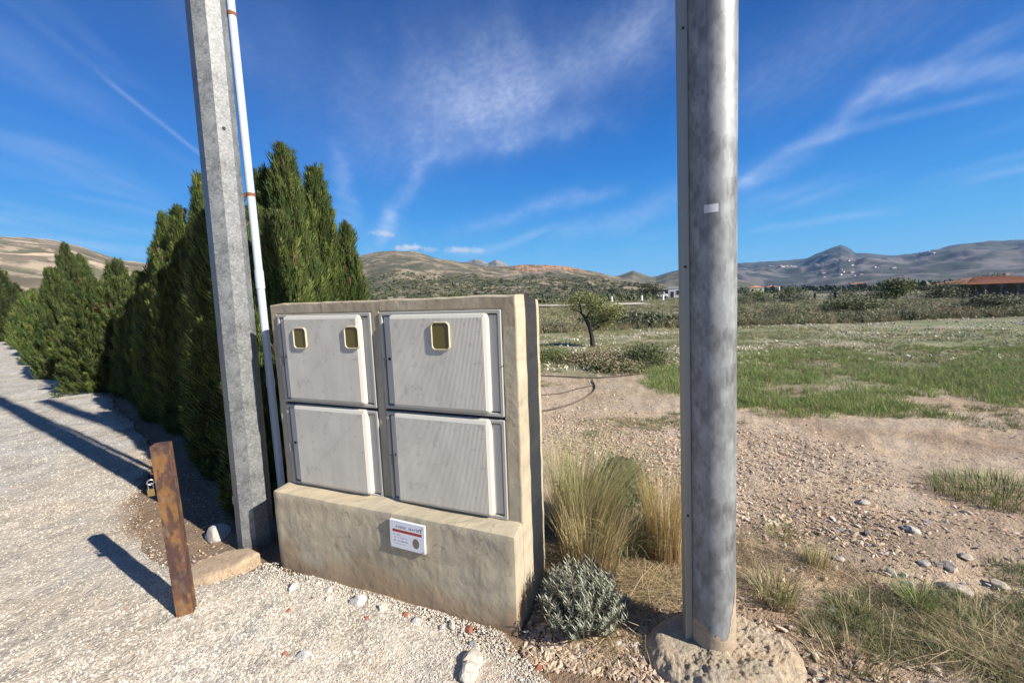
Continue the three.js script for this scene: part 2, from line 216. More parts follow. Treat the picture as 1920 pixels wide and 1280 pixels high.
function grid(nu, nv, fn) {   // fn(i, j) -> [x, y, z, r, g, b]
  const p = new Float32Array(nu * nv * 3), c = new Float32Array(nu * nv * 3), idx = [];
  for (let j = 0; j < nv; j++) for (let i = 0; i < nu; i++) { const v = fn(i, j), k = (j * nu + i) * 3; p[k] = v[0]; p[k + 1] = v[1]; p[k + 2] = v[2]; c[k] = v[3]; c[k + 1] = v[4]; c[k + 2] = v[5]; }
  for (let j = 0; j < nv - 1; j++) for (let i = 0; i < nu - 1; i++) { const a = j * nu + i, b = a + 1, d = a + nu, e = d + 1; idx.push(a, d, b, b, d, e); }
  const g = new THREE.BufferGeometry(); g.setAttribute('position', new THREE.BufferAttribute(p, 3)); g.setAttribute('color', new THREE.BufferAttribute(c, 3)); g.setIndex(idx); g.computeVertexNormals(); return sheetUV(g);
}
{
  const azs = []; for (let a = -180; a < -76; a += 4) azs.push(a); for (let a = -76; a <= 76; a += 0.22) azs.push(a); for (let a = 80; a <= 180.1; a += 4) azs.push(a);
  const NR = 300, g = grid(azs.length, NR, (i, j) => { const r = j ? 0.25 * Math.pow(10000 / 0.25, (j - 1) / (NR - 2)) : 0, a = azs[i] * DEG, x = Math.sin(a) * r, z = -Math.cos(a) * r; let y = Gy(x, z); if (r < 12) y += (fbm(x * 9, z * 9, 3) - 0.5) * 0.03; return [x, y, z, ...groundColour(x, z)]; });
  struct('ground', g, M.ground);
  const xs = []; for (let x = 3.2; x > -8; x -= 0.035) xs.push(x); for (let x = -8; x > -70; x *= 1.012) xs.push(x);
  const road = grid(xs.length, 70, (i, j) => {
    const x = xs[i], t = j / 69; let z = zb(x) + 0.22 * (fbm(x * 1.7 + 3, zb(x) * 1.7, 3) - 0.5) + 0.05 * (fbm(x * 11, 5, 2) - 0.5) + 5.2 * Math.pow(t, 1.5);
    const n = fbm(x * 1.1 + 7, z * 1.1, 4), m = fbm(x * 5, z * 5, 3), w = fbm(x * 0.35 + 20, z * 0.35 + 3, 3);
    let c = mix3([0.57, 0.525, 0.445], [0.46, 0.42, 0.35], sm(0.4, 0.65, m)); c = mix3(c, [0.58, 0.48, 0.36], sm(0.5, 0.66, w) * 0.6); c = mix3(c, [0.27, 0.165, 0.09], sm(0.14, 0.01, t) * sm(0.42, 0.6, n) * 0.8);  if (x > -0.5) c = mix3(c, [0.56, 0.42, 0.28], sm(-0.5, 0.1, x) * 0.8);
    return [x, Gy(x, z) + 0.016 + 0.012 * sm(0, 0.1, t) + (fbm(x * 9, z * 9, 3) - 0.5) * 0.022, z, ...c];
  });
  { const id = road.index.array; for (let k = 0; k < id.length; k += 3) { const t = id[k + 1]; id[k + 1] = id[k + 2]; id[k + 2] = t; } road.computeVertexNormals(); const nn = road.attributes.normal; if (nn.getY(200) < 0) { for (let k = 0; k < id.length; k += 3) { const t = id[k + 1]; id[k + 1] = id[k + 2]; id[k + 2] = t; } road.computeVertexNormals(); } }
  struct('gravel_road', road, M.ground);
  // a pale dirt track crossing the plain far behind the cabinet
  const track = grid(90, 4, (i, j) => { const x = mix(-30, 21, i / 89), z = -60 - 2.2 * j + 2.4 * Math.sin(i * 0.09); return [x, Gy(x, z) + 0.3, z, 0.52, 0.46, 0.36]; });
  struct('dirt_track', track, M.hill);
}

// ------------------------------------------------------------------ hills and mountains (ridge lines by bearing, built as land with depth)
function landform(name, ridge, foot, D, back, opt) {
  const az0 = ridge[0][0], az1 = ridge[ridge.length - 1][0], nA = Math.round((az1 - az0) / opt.step) + 1, nR = opt.rows, y0 = opt.y0 ?? -3;
  const g = grid(nA, nR, (i, j) => {
    const az = az0 + (az1 - az0) * i / (nA - 1), t = j / (nR - 1), front = t < 0.82, q = front ? t / 0.82 : 1 + (t - 0.82) / 0.18;
    const r = front ? mix(foot, D, q) : mix(D, back, q - 1), x = Math.sin(az * DEG) * r, z = -Math.cos(az * DEG) * r;
    const top = Math.tan(lerpTab(ridge, az) * DEG) * D + 1.5 - y0, s = front ? opt.shape(q) : 1 - sm(1, 2, q) * 0.8;
    const f = opt.freq, ra = Math.abs(fbm(x * f + 3, z * f, 5) - 0.5) * 2, rb = fbm(x * f * 4 + 8, z * f * 4, 4);
    const carve = front ? 4 * q * (1 - q) : 0.4;
    const y = y0 + top * s + opt.amp * ((0.4 - ra) * carve + (rb - 0.5) * 0.35 * (carve + 0.35));
    return [x, y, z, ...opt.colour(az, q, x, z, ra, rb, y)];
  });
  { const nn = g.attributes.normal, id = g.index.array; if (nn.getY(Math.floor(nA * nR / 2)) < 0) { for (let k = 0; k < id.length; k += 3) { const t = id[k + 1]; id[k + 1] = id[k + 2]; id[k + 2] = t; } g.computeVertexNormals(); } }
  const m = struct(name, g, M.hill); m.userData.label = opt.label; return m;
}
const scrubby = (x, z, f, rb) => fbm(x * f, z * f, 3) * 0.6 + rb * 0.4;
landform('rocky_hill', [[-30, 4.6], [-25, 5.6], [-21.3, 6.25], [-19.1, 6.78], [-16.2, 7.15], [-14.1, 7.05], [-11.9, 6.62], [-9.7, 5.94], [-6.6, 5.5], [-3.9, 4.83], [0.4, 4.8], [3.5, 4.81], [6.6, 4.61], [10.4, 3.83], [12.7, 3.27], [14.9, 2.5], [18, 1.7], [22, 1.0], [26, 0.3]], 130, 720, 1000, {
  step: 0.075, rows: 190, freq: 0.009, amp: 15, y0: -1, shape: (q) => mix(q * q, sm(0, 1, q), 0.45) * 0.96 + 0.04 * q, label: 'scrub covered rocky hill with red cliffs along its crest',
  colour: (az, q, x, z, ra, rb) => { const v = scrubby(x, z, 0.05, rb); let c = mix3([0.062, 0.063, 0.035], [0.108, 0.092, 0.057], sm(0.35, 0.6, v)); const rk = sm(0.54, 0.59, fbm(x * 0.05 + 7, z * 0.13, 4) * 0.6 + rb * 0.4 + 0.05 * sm(0.35, 0.8, q)); c = mix3(c, [0.25, 0.2, 0.14], rk * 0.8); c = mix3(c, [0.34, 0.185, 0.105], sm(-0.2, 1.8, az) * sm(12, 8.5, az) * sm(0.66, 0.76, q + 0.12 * (vn(az * 2, 3) - 0.5)) * sm(0.36, 0.5, fbm(az * 5, q * 7, 4))); c = mix3(c, [0.06, 0.063, 0.034], sm(0.54, 0.64, fbm(x * 0.12, z * 0.12, 3)) * 0.6); return c; } });
landform('terraced_hill', [[-75, 5.5], [-62, 6.6], [-56, 7.0], [-52.1, 7.04], [-50.6, 7.1], [-49.1, 7.0], [-47.4, 6.54], [-45.7, 5.72], [-44.6, 5.3], [-43.4, 5.15], [-41, 4.7], [-37, 4.3], [-32, 3.6], [-28, 2.4]], 110, 520, 760, {
  step: 0.11, rows: 150, freq: 0.012, amp: 10, y0: -1, shape: (q) => mix(q * q, sm(0, 1, q), 0.4) * 0.97 + 0.03 * q, label: 'pale dry hill with cut terraces behind the cypress hedge',
  colour: (az, q, x, z, ra, rb) => { const v = scrubby(x, z, 0.06, rb); let c = mix3([0.1, 0.083, 0.05], [0.165, 0.128, 0.087], sm(0.38, 0.6, v)); const band = Math.abs(q - 0.66) < 0.02 || Math.abs(q - 0.9 + 0.002 * az) < 0.012; if (band) c = [0.5, 0.39, 0.26]; c = mix3(c, [0.38, 0.3, 0.21], sm(0.52, 0.6, fbm(x * 0.05, z * 0.16, 4)) * 0.75); return mix3(c, [0.11, 0.11, 0.06], sm(0.56, 0.68, fbm(x * 0.14, z * 0.14, 3)) * 0.7); } });
landform('low_green_hill', [[12, 0.4], [13, 1.6], [14.2, 2.45], [15.7, 2.75], [17.6, 3.32], [19.6, 2.48], [20.6, 2.21], [22, 2.6], [23.7, 2.8], [26, 2.5], [29, 1.9], [33, 0.6]], 800, 1500, 1900, {
  step: 0.09, rows: 70, freq: 0.005, amp: 14, y0: -4, shape: (q) => sm(0, 1, q), label: 'low dark green hill between the cliffs and the right pole',
  colour: (az, q, x, z, ra, rb) => mix3([0.065, 0.068, 0.04], [0.13, 0.112, 0.075], sm(0.4, 0.62, scrubby(x, z, 0.02, rb))) });
landform('grey_peaks', [[-11, 4.3], [-7.4, 5.37], [-5.8, 5.71], [-5, 6.05], [-3.9, 5.74], [-3.1, 5.38], [-1.9, 5.88], [-0.8, 5.35], [0.4, 4.7], [3, 4.0], [8, 3.2]], 1500, 2600, 3200, {
  step: 0.09, rows: 60, freq: 0.006, amp: 30, y0: -4, shape: (q) => q * q, label: 'bare grey rock peaks behind the hill',
  colour: (az, q, x, z, ra, rb) => mix3([0.11, 0.1, 0.09], [0.2, 0.18, 0.16], sm(0.4, 0.6, rb)) });
landform('blue_mountains', [[17, 0.9], [19.5, 1.7], [21.3, 2.35], [23.7, 2.78], [27, 3.0], [30.7, 3.08], [31.9, 3.05], [33.6, 3.19], [35.7, 3.08], [37.2, 3.15], [38, 3.45], [38.7, 3.81], [39.6, 4.13], [40.4, 4.34], [41.2, 3.91], [41.6, 3.55], [42.3, 3.51], [43.6, 3.16], [44.8, 3.04], [46.3, 3.15], [47.8, 3.3], [49.1, 3.6], [50.4, 3.54], [51.3, 3.56], [52.8, 3.46], [56, 3.5], [62, 3.2], [70, 2.4], [80, 1.2]], 1100, 5400, 7000, {
  step: 0.1, rows: 170, freq: 0.0014, amp: 130, y0: -4, shape: (q) => { const a = 0.46 * sm(0, 0.66, q); return a + 0.54 * Math.pow(sm(0.42, 1, q), 1.25); }, label: 'long hazy mountain range with a cone shaped peak and pale foothills',
  colour: (az, q, x, z, ra, rb) => { const fn = fbm(x * 0.016, z * 0.01, 4); let c = mix3([0.02, 0.028, 0.026], [0.068, 0.07, 0.058], sm(0.4, 0.62, rb * 0.5 + fn * 0.5)); const lowland = mix3([0.125, 0.112, 0.106], [0.035, 0.04, 0.034], sm(0.4, 0.56, fbm(x * 0.012, z * 0.02, 4) * 0.6 + fn * 0.4)); c = mix3(lowland, c, sm(0.5, 0.72, q + (rb - 0.5) * 0.3)); return mix3([0.07, 0.072, 0.045], c, sm(0.02, 0.14, q)); } });

// ------------------------------------------------------------------ stones and gravel underfoot
const pebble = rock(3, 1, 0.62, 1, 0.3), pebbleB = rock(8, 1, 0.5, 1, 0.3);
pebble.deleteAttribute('uv'); pebbleB.deleteAttribute('uv');
const inCabinet = (x, z) => { const s = (x + 0.018) * 0.939 + (z + 1.557) * 0.3438, d = (x + 0.018) * 0.3438 - (z + 1.557) * 0.939; return s > -1.46 && s < 0.02 && d > -0.01 && d < 0.55; };
{
  const R = rng(11), list = [];
  const add = (n, r0, r1, s0, s1) => { for (let k = 0; k < n;) { const r = r0 * Math.pow(r1 / r0, R()), a = mix(-64, 34, R()) * DEG, x = Math.sin(a) * r, z = -Math.cos(a) * r; k++; if (!onRoad(x, z + 0.05) || inCabinet(x, z)) continue; if (x < -1.5 && z - zb(x) < (-0.05 + 0.75 * fbm(x * 2.2 + 60, z * 2.2, 3)) * 0.35 * sm(-3.7, -2.9, x) && R() > 0.3) continue; const den = fbm(x * 1.6, z * 1.6, 3); if (R() > 0.35 + 1.1 * den) continue; const s = s0 * Math.pow(s1 / s0, R() ** 2.2), t = R(), k2 = 0.75 + 0.5 * R(); let c = t < 0.6 ? [0.58, 0.535, 0.455] : t < 0.8 ? [0.45, 0.42, 0.365] : t < 0.965 ? [0.57, 0.49, 0.38] : t < 0.9985 ? [0.68, 0.64, 0.57] : [0.38, 0.16, 0.1]; list.push([mat4(x, Gy(x, z) + 0.026 + s * 0.1 + (fbm(x * 9, z * 9, 3) - 0.5) * 0.022, z, R() * 0.6, R() * 6.3, R() * 0.6, s, s, s * (0.6 + R() * 0.4)), c.map((v) => v * (0.3 + 0.66 * k2) * (0.82 + 0.36 * fbm(x * 0.7 + 4, z * 1.5, 3)))]); } };
  add(270000, 0.9, 5, 0.0026, 0.0075); add(60000, 4, 12, 0.004, 0.01);
  copies('road_gravel', pebble, M.bare, list, scene, true, 'fine grey and beige gravel covering the road', 'gravel');
  const soil = [], R2 = rng(12);
  const add2 = (n, r0, r1, s0, s1, a0, a1) => { for (let k = 0; k < n; k++) { const r = r0 * Math.pow(r1 / r0, R2()), a = mix(a0, a1, R2()) * DEG, x = Math.sin(a) * r, z = -Math.cos(a) * r; if (onRoad(x, z - 0.08) || inCabinet(x, z)) continue; const den = fbm(x * 0.8 + 5, z * 0.8, 3); if (R2() > 0.05 + 1.5 * den * sm(0.36, 0.66, den)) continue; const s = s0 * Math.pow(s1 / s0, R2() ** 2.6), t = R2(), k2 = 0.7 + 0.55 * R2(); const c = t < 0.55 ? [0.53, 0.39, 0.265] : t < 0.8 ? [0.57, 0.46, 0.34] : t < 0.92 ? [0.34, 0.27, 0.22] : [0.6, 0.54, 0.46]; soil.push([mat4(x, Gy(x, z) + s * 0.05 + 0.004, z, R2() * 0.5, R2() * 6.3, R2() * 0.5, s, s * 0.6, s * (0.45 + R2() * 0.4)), c.map((v) => v * k2 * 0.92)]); } };
  add2(120000, 1.4, 4.8, 0.0028, 0.018, 0, 68); add2(16000, 3.5, 8, 0.004, 0.018, 0, 66); add2(9000, 1.6, 6, 0.004, 0.013, -60, 0); add2(20000, 1.35, 3.0, 0.006, 0.026, 34, 68);
  copies('soil_stones', pebbleB, M.bare, soil, scene, true, 'stones strewn over the clay soil', 'stones');
  const field = [], R3 = rng(13);
  for (let k = 0; k < 15000; k++) { const z = -mix(7.4, 18.5, Math.pow(R3(), 1.1)), x = mix(0.5, 26, R3()) * (-z / 14) + R3() - 0.5; if (fbm(x * 0.5, z * 0.8 + 9, 3) < 0.36 + 0.2 * R3()) continue; const s = 0.013 * Math.pow(5, R3() ** 2.4), k2 = 0.75 + 0.5 * R3(); field.push([mat4(x, Gy(x, z) + s * 0.25, z, R3(), R3() * 6.3, R3(), s, s * 0.8, s * 0.8), [0.53 * k2, 0.47 * k2, 0.36 * k2]]); }
  copies('field_stones', pebble, M.bare, field, scene, true, 'pale stones scattered over the ploughed field', 'stones');
}

// ------------------------------------------------------------------ grass and scrub
function bladeTuft(seed, n, h, spread, lean, w, segs = 3) {
  const R = rng(seed), b = new MB();
  for (let i = 0; i < n; i++) {
    const a = R() * 6.283, rr = Math.sqrt(R()) * spread, hh = h * (0.45 + 0.55 * R()), l = lean * (0.3 + R()), bx = Math.cos(a) * rr, bz = Math.sin(a) * rr, da = a + (R() - 0.5) * 1.6, dx = Math.cos(da), dz = Math.sin(da), ta = R() * 6.283, wx = Math.cos(ta) * w, wz = Math.sin(ta) * w; let L, P;
    for (let s = 0; s <= segs; s++) { const t = s / segs, k = t * t * l * hh, y = hh * (t - 0.25 * l * t * t), ww = (1 - t) * 0.5 + 0.06, A = [bx + dx * k - wx * ww, y, bz + dz * k - wz * ww], B = [bx + dx * k + wx * ww, y, bz + dz * k + wz * ww]; if (s) b.quad(L, P, B, A); L = A; P = B; }
  }
  const g = b.geo(); g.deleteAttribute('color'); return g;
}
const tuftLow = bladeTuft(1, 26, 1, 0.45, 0.7, 0.035, 2), tuftFlat = bladeTuft(3, 20, 1, 0.7, 2.2, 0.022, 3), tuftTall = bladeTuft(2, 34, 1, 0.22, 0.45, 0.016, 3);
function leafBlob(seed, n, size) {   // a bushy dome of small leaves, unit radius
  const R = rng(seed), b = new MB();
  for (let i = 0; i < n; i++) { const a = R() * 6.283, u = R(), rr = Math.sqrt(1 - u * u) * (0.55 + 0.45 * R()), y = u * (0.6 + 0.4 * R()), x = Math.cos(a) * rr, z = Math.sin(a) * rr, s = size * (0.5 + R()), ax = R() - 0.5, ay = R() * 0.9, az = R() - 0.5, bx = R() - 0.5, bz = R() - 0.5; b.tri([x - bx * s, y, z - bz * s], [x + ax * s * 2, y + ay * s * 2, z + az * s * 2], [x + bx * s, y + 0.1 * s, z + bz * s]); }
  const g = b.geo(); g.deleteAttribute('color'); return g;
}
const blob = leafBlob(4, 420, 0.095);
{
  const R = rng(21), grass = [], weeds = [], dry = [];
  // the bright strip of grass, nearer than the stony field
  for (let k = 0; k < 60000; k++) { const x = mix(2.2, 18, R()), d = mix(4.4, 10, R()), z = -d + 0.12 * (x - 3); const den = fbm(x * 0.7 + 4, z * 0.7, 3), wv = (fbm(x * 1.3 + 9, z * 1.3, 3) - 0.5) * 1.6, cut = 0.27 + 0.36 * sm(6.4, 9.6, d + wv) + 0.4 * sm(5.5, 4.6, d + wv) + 0.4 * sm(3.4, 2.4, x + wv * 0.5); if (den < cut + 0.07 + (R() - 0.5) * 0.42) continue; const s = 0.045 + 0.09 * R(), t = R(), kk = 0.7 + 0.5 * R(); const c = t < 0.55 ? [0.22, 0.3, 0.07] : t < 0.83 ? [0.31, 0.35, 0.11] : [0.36, 0.31, 0.14]; grass.push([mat4(x, Gy(x, z) - 0.005, z, 0, R() * 6.3, 0, s, s * (0.8 + 0.5 * R()), s), c.map((v) => v * kk)]); }
  // patches of weed over the clay and in the stony field
  for (let k = 0; k < 38000; k++) { const r = 1.6 * Math.pow(12, R()), a = mix(2, 66, R()) * DEG, x = Math.sin(a) * r, z = -Math.cos(a) * r; if (onRoad(x, z - 0.1) || inCabinet(x, z)) continue; const den = fbm(x * 0.55 + 31, z * 0.9 + 3, 4), nearRight = sm(1.9, 1.2, -z) * sm(1.0, 2.0, x); if (den < 0.61 + 0.08 * sm(3.4, 2.8, r) - 0.22 * sm(8, 10, r) + (R() - 0.5) * 0.06) continue; const s = (0.02 + 0.05 * R()) * (1 + 0.8 * sm(4, 14, r)), t = R(), kk = 0.65 + 0.6 * R(); const c = t < 0.5 ? [0.17, 0.2, 0.07] : t < 0.75 ? [0.25, 0.25, 0.1] : [0.4, 0.32, 0.17]; weeds.push([mat4(x, Gy(x, z) - 0.003, z, 0, R() * 6.3, 0, s * 1.2, s, s * 1.2), c.map((v) => v * kk)]); }
  // dry grass along the foot of the cabinet, the poles and the rough ground at the lower right
  for (let k = 0; k < 2400; k++) { const r = 1.45 * Math.pow(1.75, R()), a = mix(4, 62, R()) * DEG, x = Math.sin(a) * r, z = -Math.cos(a) * r; if (x > 0.46 && x < 1.04 && z > -1.72 && z < -1.2) continue; if (onRoad(x, z - 0.05) || inCabinet(x, z)) continue; const den = fbm(x * 1.5 + 8, z * 1.5 + 60, 3) - 0.05 * (x > 2.2) + 0.16 * sm(1.25, 0.5, x); if (den < 0.58 + 0.12 * R()) continue; const s = 0.035 + 0.075 * R() * R() + 0.03 * sm(0.46, 0.6, den), t = R(), kk = 0.6 + 0.6 * R(); const c = t < 0.42 ? [0.62, 0.48, 0.27] : t < 0.74 ? [0.34, 0.23, 0.12] : t < 0.83 ? [0.26, 0.27, 0.09] : [0.15, 0.1, 0.06]; dry.push([mat4(x, Gy(x, z) - 0.003, z, 0, R() * 6.3, 0, s * 1.3, s, s * 1.3), c.map((v) => v * kk)]); }
  copies('grass', tuftLow, M.grassCopy, grass, scene, true, 'strip of bright green grass in the field', 'grass');
  copies('weeds', tuftLow, M.grassCopy, weeds, scene, true, 'low weeds in patches on the clay and stony ground', 'weeds');
  copies('dry_grass', tuftFlat, M.grassCopy, dry, scene, true, 'sparse dry grass on the ground around the right pole', 'grass');
  // scrub that covers the plain
  const sc = [], tall = [];
  for (let k = 0; k < 15000; k++) { const r = 15 * Math.pow(14, R()), a = mix(-12, 66, R()) * DEG, x = Math.sin(a) * r, z = -Math.cos(a) * r; if (-z < 17 + 3 * (fbm(x * 0.3, 2, 2) - 0.5) || (z > -73 && z < -57 && x < 22 && x > -31 && Math.abs(z + 64) < 6)) continue; if (R() > 0.4 + 0.9 * fbm(x * 0.12, z * 0.12, 3)) continue; const s = (0.14 + 0.42 * R() * R()) * (1 + 0.5 * sm(30, 100, r)), t = R(), kk = 0.7 + 0.6 * R(); const c = t < 0.45 ? [0.19, 0.195, 0.09] : t < 0.75 ? [0.25, 0.24, 0.13] : t < 0.9 ? [0.33, 0.28, 0.17] : [0.1, 0.11, 0.05]; sc.push([mat4(x, Gy(x, z) - 0.05, z, 0, R() * 6.3, 0, s * 1.2, s * 0.8, s * 1.2), c.map((v) => v * kk)]); if (R() < 0.22) { const h = 0.3 + 0.35 * R(); tall.push([mat4(x + R(), Gy(x, z) - 0.02, z + R(), 0, R() * 6.3, 0, h, h, h), (R() < 0.6 ? [0.4, 0.33, 0.19] : [0.22, 0.21, 0.1]).map((v) => v * kk)]); } }
  for (let k = 0; k < 1500; k++) { const x = mix(0.2, 30, R()), z = -mix(16.2, 19, R()), h = 0.2 + 0.4 * R(), kk = 0.7 + 0.5 * R(); tall.push([mat4(x, Gy(x, z) - 0.02, z, 0, R() * 6.3, 0, h, h, h), (R() < 0.5 ? [0.38, 0.3, 0.17] : [0.19, 0.19, 0.09]).map((v) => v * kk)]); }
  for (let k = 0; k < 1500; k++) { const d = 16.5 + 16 * R() * R(), x = mix(-0.05, 1.35, R()) * d, z = -d, kk = 0.65 + 0.6 * R(), s = 0.18 + 0.42 * R() * R(), t = R(); if (fbm(x * 0.22 + 9, z * 0.22, 3) < 0.42) continue; sc.push([mat4(x, Gy(x, z) - 0.04, z, 0, R() * 6.3, 0, s * 1.25, s * 0.85, s * 1.25), (t < 0.5 ? [0.13, 0.135, 0.06] : t < 0.8 ? [0.19, 0.185, 0.1] : [0.26, 0.2, 0.11]).map((v) => v * kk)]); }
  copies('scrub', blob, M.leafCopy, sc, scene, true, 'grey green scrub covering the plain', 'scrub');
  copies('tall_grass', tuftTall, M.grassCopy, tall, scene, true, 'pale tall grass growing among the scrub', 'grass');
  const hs = [], R4 = rng(5);
  for (let k = 0; k < 5200; k++) { const a = mix(-24, 20, R4()) * DEG, r = mix(90, 420, Math.pow(R4(), 0.8)), x = Math.sin(a) * r, z = -Math.cos(a) * r; hs.push([a, r, x, z, 0.8 + 1.5 * R4() * R4(), 0.7 + 0.6 * R4()]); }
  const ray = new THREE.Raycaster(); void ray;
  const hill = scene.getObjectByName('rocky_hill').geometry.attributes.position, nA = Math.round(56 / 0.075) + 1, nR = 190;
  const hillY = (a, r) => { if (r < 130) return Gy(Math.sin(a) * r, -Math.cos(a) * r); const i = cl(Math.round((a / DEG + 30) / 56 * (nA - 1)), 0, nA - 1), t = (r - 130) / 590 * 0.82 * (nR - 1), j = Math.floor(t), f = t - j; return mix(hill.getY(j * nA + i), hill.getY((j + 1) * nA + i), f); };
  copies('hillside_shrubs', leafBlob(9, 60, 0.4), M.leafCopy, hs.map(([a, r, x, z, s, k]) => [mat4(x, Math.max(hillY(a, r), Gy(x, z)) - 0.2, z, 0, k * 9, 0, s, s * 0.8, s), [0.09 * k, 0.1 * k, 0.045 * k]]), scene, true, 'dark shrubs dotted over the hillside', 'shrubs');
}

// ------------------------------------------------------------------ cypress hedge
const sprig = (() => {   // one feathery spray: a thin stalk with flat scale-leaf twigs, pointing up, unit length
  const R = rng(31), b = new MB();
  for (let i = 0; i < 24; i++) { const t = i / 24, a = i * 2.4, y = 0.02 + t * 0.74, l = 0.36 * (1 - 0.6 * t) * (0.7 + 0.5 * R()), up = 1.1 + 0.6 * R(), dx = Math.cos(a), dz = Math.sin(a), w = 0.024, px = -dz * w, pz = dx * w, ex = dx * l * 0.75, ez = dz * l * 0.75, ey = y + l * up, mx = ex * 0.55, mz = ez * 0.55, my = y + (ey - y) * 0.5; b.tri([0, y, 0], [mx + px, my, mz + pz], [ex, ey, ez]); b.tri([0, y, 0], [ex, ey, ez], [mx - px, my + 0.02, mz - pz]); }
  b.tri([-0.02, 0, 0], [0.02, 0, 0], [0, 1, 0]); b.tri([0, 0, -0.02], [0, 0, 0.02], [0, 1.02, 0]);
  const g = b.geo(); g.deleteAttribute('color'); return g;
})();
function cypress(label, x, z, h, R0, n, seed, o = {}) {
  const t = thing('cypress_tree', label, 'cypress tree', [x, 0, z], 0, o.group ?? 'cypress trees of the hedge'), R = rng(seed), list = [];
  const tb = new MB(); tb.tube([[0, -0.05, 0], [0.02, h * 0.3, 0.01], [0, h * 0.7, 0]], [0.06 + 0.02 * h / 3, 0.05, 0.012], 7); for (let i = 0; i < 9; i++) { const a = i * 2.4, y = h * (0.1 + 0.07 * i); const bl = R0 * 0.45 * (1 - y / h); tb.tube([[0, y, 0], [Math.cos(a) * bl * 0.6, y + 0.14, Math.sin(a) * bl * 0.6], [Math.cos(a) * bl, y + 0.32 * (1 - y / h) + 0.1, Math.sin(a) * bl]], [0.016, 0.011, 0.005], 5); }
  part('trunk', tb.geo(true), M.bark, t);
  const spires = [[0, 0, h, R0 * 0.85]]; const ns = (o.spires ?? 4) + 3;
  for (let i = 0; i < ns; i++) { const a = R() * 6.283, q = R0 * (0.35 + 0.35 * R()); spires.push([Math.cos(a) * q, Math.sin(a) * q, h * (0.6 + 0.3 * R()), R0 * (0.42 + 0.25 * R())]); }
  const tot = spires.reduce((s, q) => s + q[2] * q[3], 0), size = o.size ?? 0.165, tone = o.tone ?? 1;
  for (const [sx, sz, sh, sr] of spires) {
    const m = Math.round((o.size ? 1.1 : 1.7) * n * sh * sr / tot), o1 = R() * 90;
    for (let i = 0; i < m; i++) {
      let v = 1 - Math.pow(R(), 0.75); v = cl(v * 1.02 - 0.01); const a = R() * 6.283, y = 0.04 + v * sh;
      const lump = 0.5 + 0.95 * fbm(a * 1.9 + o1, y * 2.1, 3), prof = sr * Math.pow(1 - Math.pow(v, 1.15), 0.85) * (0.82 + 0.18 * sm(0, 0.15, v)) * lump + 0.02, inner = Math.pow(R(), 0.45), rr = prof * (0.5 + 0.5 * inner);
      let px = sx + Math.cos(a) * rr, pz = sz + Math.sin(a) * rr; if (o.hedge) { const U = (px * -0.777 + pz * -0.629) * 1.45, N = (px * -0.629 + pz * 0.777) * 0.62; px = U * -0.777 + N * -0.629; pz = U * -0.629 + N * 0.777; }
      const out = (o.loose ?? 0.4) * (1 - 0.7 * v) + (R() - 0.5) * 0.4, s = size * (0.6 + 0.75 * R() + (R() < 0.1 ? 0.55 : 0)) * (1 - 0.15 * v);
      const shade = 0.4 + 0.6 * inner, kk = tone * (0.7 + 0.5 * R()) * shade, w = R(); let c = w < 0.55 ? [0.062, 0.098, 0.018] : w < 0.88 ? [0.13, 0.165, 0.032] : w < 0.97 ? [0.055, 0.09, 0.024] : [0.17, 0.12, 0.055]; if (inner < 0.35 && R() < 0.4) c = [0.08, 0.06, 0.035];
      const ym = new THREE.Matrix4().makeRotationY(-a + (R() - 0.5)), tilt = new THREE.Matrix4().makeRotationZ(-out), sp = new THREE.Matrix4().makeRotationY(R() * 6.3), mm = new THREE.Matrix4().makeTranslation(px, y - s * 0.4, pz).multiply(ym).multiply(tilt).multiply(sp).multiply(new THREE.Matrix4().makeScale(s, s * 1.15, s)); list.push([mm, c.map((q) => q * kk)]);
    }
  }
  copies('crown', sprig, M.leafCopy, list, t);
  if (o.cones) { const cs = []; for (let i = 0; i < 70; i++) { const a = R() * 6.283, y = h * (0.3 + 0.55 * R()), rr = R0 * (1 - (y / h) ** 1.6) * 1.02; const s = 0.011 + 0.006 * R(); cs.push([mat4(Math.cos(a) * rr, y, Math.sin(a) * rr, 0, 0, 0, s), [0.36, 0.29, 0.19]]); } const c = copies('cones', new THREE.IcosahedronGeometry(1, 1), M.bare, cs, t, true); void c; }
  return t;
}
cypress('tallest cypress right of the left pole, with a thin double tip', -2.18, -3.95, 2.95, 0.5, 14000, 101, { spires: 4 });
cypress('slim cypress at the right end of the hedge behind the cabinet', -1.97, -4.12, 2.78, 0.42, 11000, 102, { spires: 0 });
cypress('low bushy cypress with small brown cones directly behind the cabinet', -1.82, -3.12, 2.12, 0.4, 9000, 103, { spires: 2, cones: true });
cypress('cypress hidden mostly behind the left pole, its tip beside the white conduit', -2.48, -4.1, 2.8, 0.45, 9000, 104);
cypress('dark cypress standing closest to the road behind the left pole', -2.5, -3.5, 2.6, 0.5, 12000, 105, { hedge: true });
cypress('dark cypress wedged between the closest one and the tall one with the sunlit flank', -3.2, -4.15, 2.6, 0.5, 8000, 118, { hedge: true });
cypress('dark cypress filling the front of the clump below its left shoulder', -4.1, -4.9, 2.6, 0.5, 8000, 119, { hedge: true });
cypress('tall dark cypress just left of the left pole with a sunlit right flank', -3.72, -4.85, 3.0, 0.6, 13000, 106, { spires: 5, hedge: true });
cypress('dark cypress forming the left shoulder of the clump by the left pole', -4.7, -5.4, 2.72, 0.6, 9000, 107, { hedge: true });
cypress('narrow cypress with one pale pointed tip in the low gap of the hedge', -5.4, -6.0, 2.42, 0.6, 8000, 108, { hedge: true });
cypress('short ragged cypress in the low gap of the hedge', -6.6, -6.9, 2.1, 0.66, 8000, 109, { hedge: true });
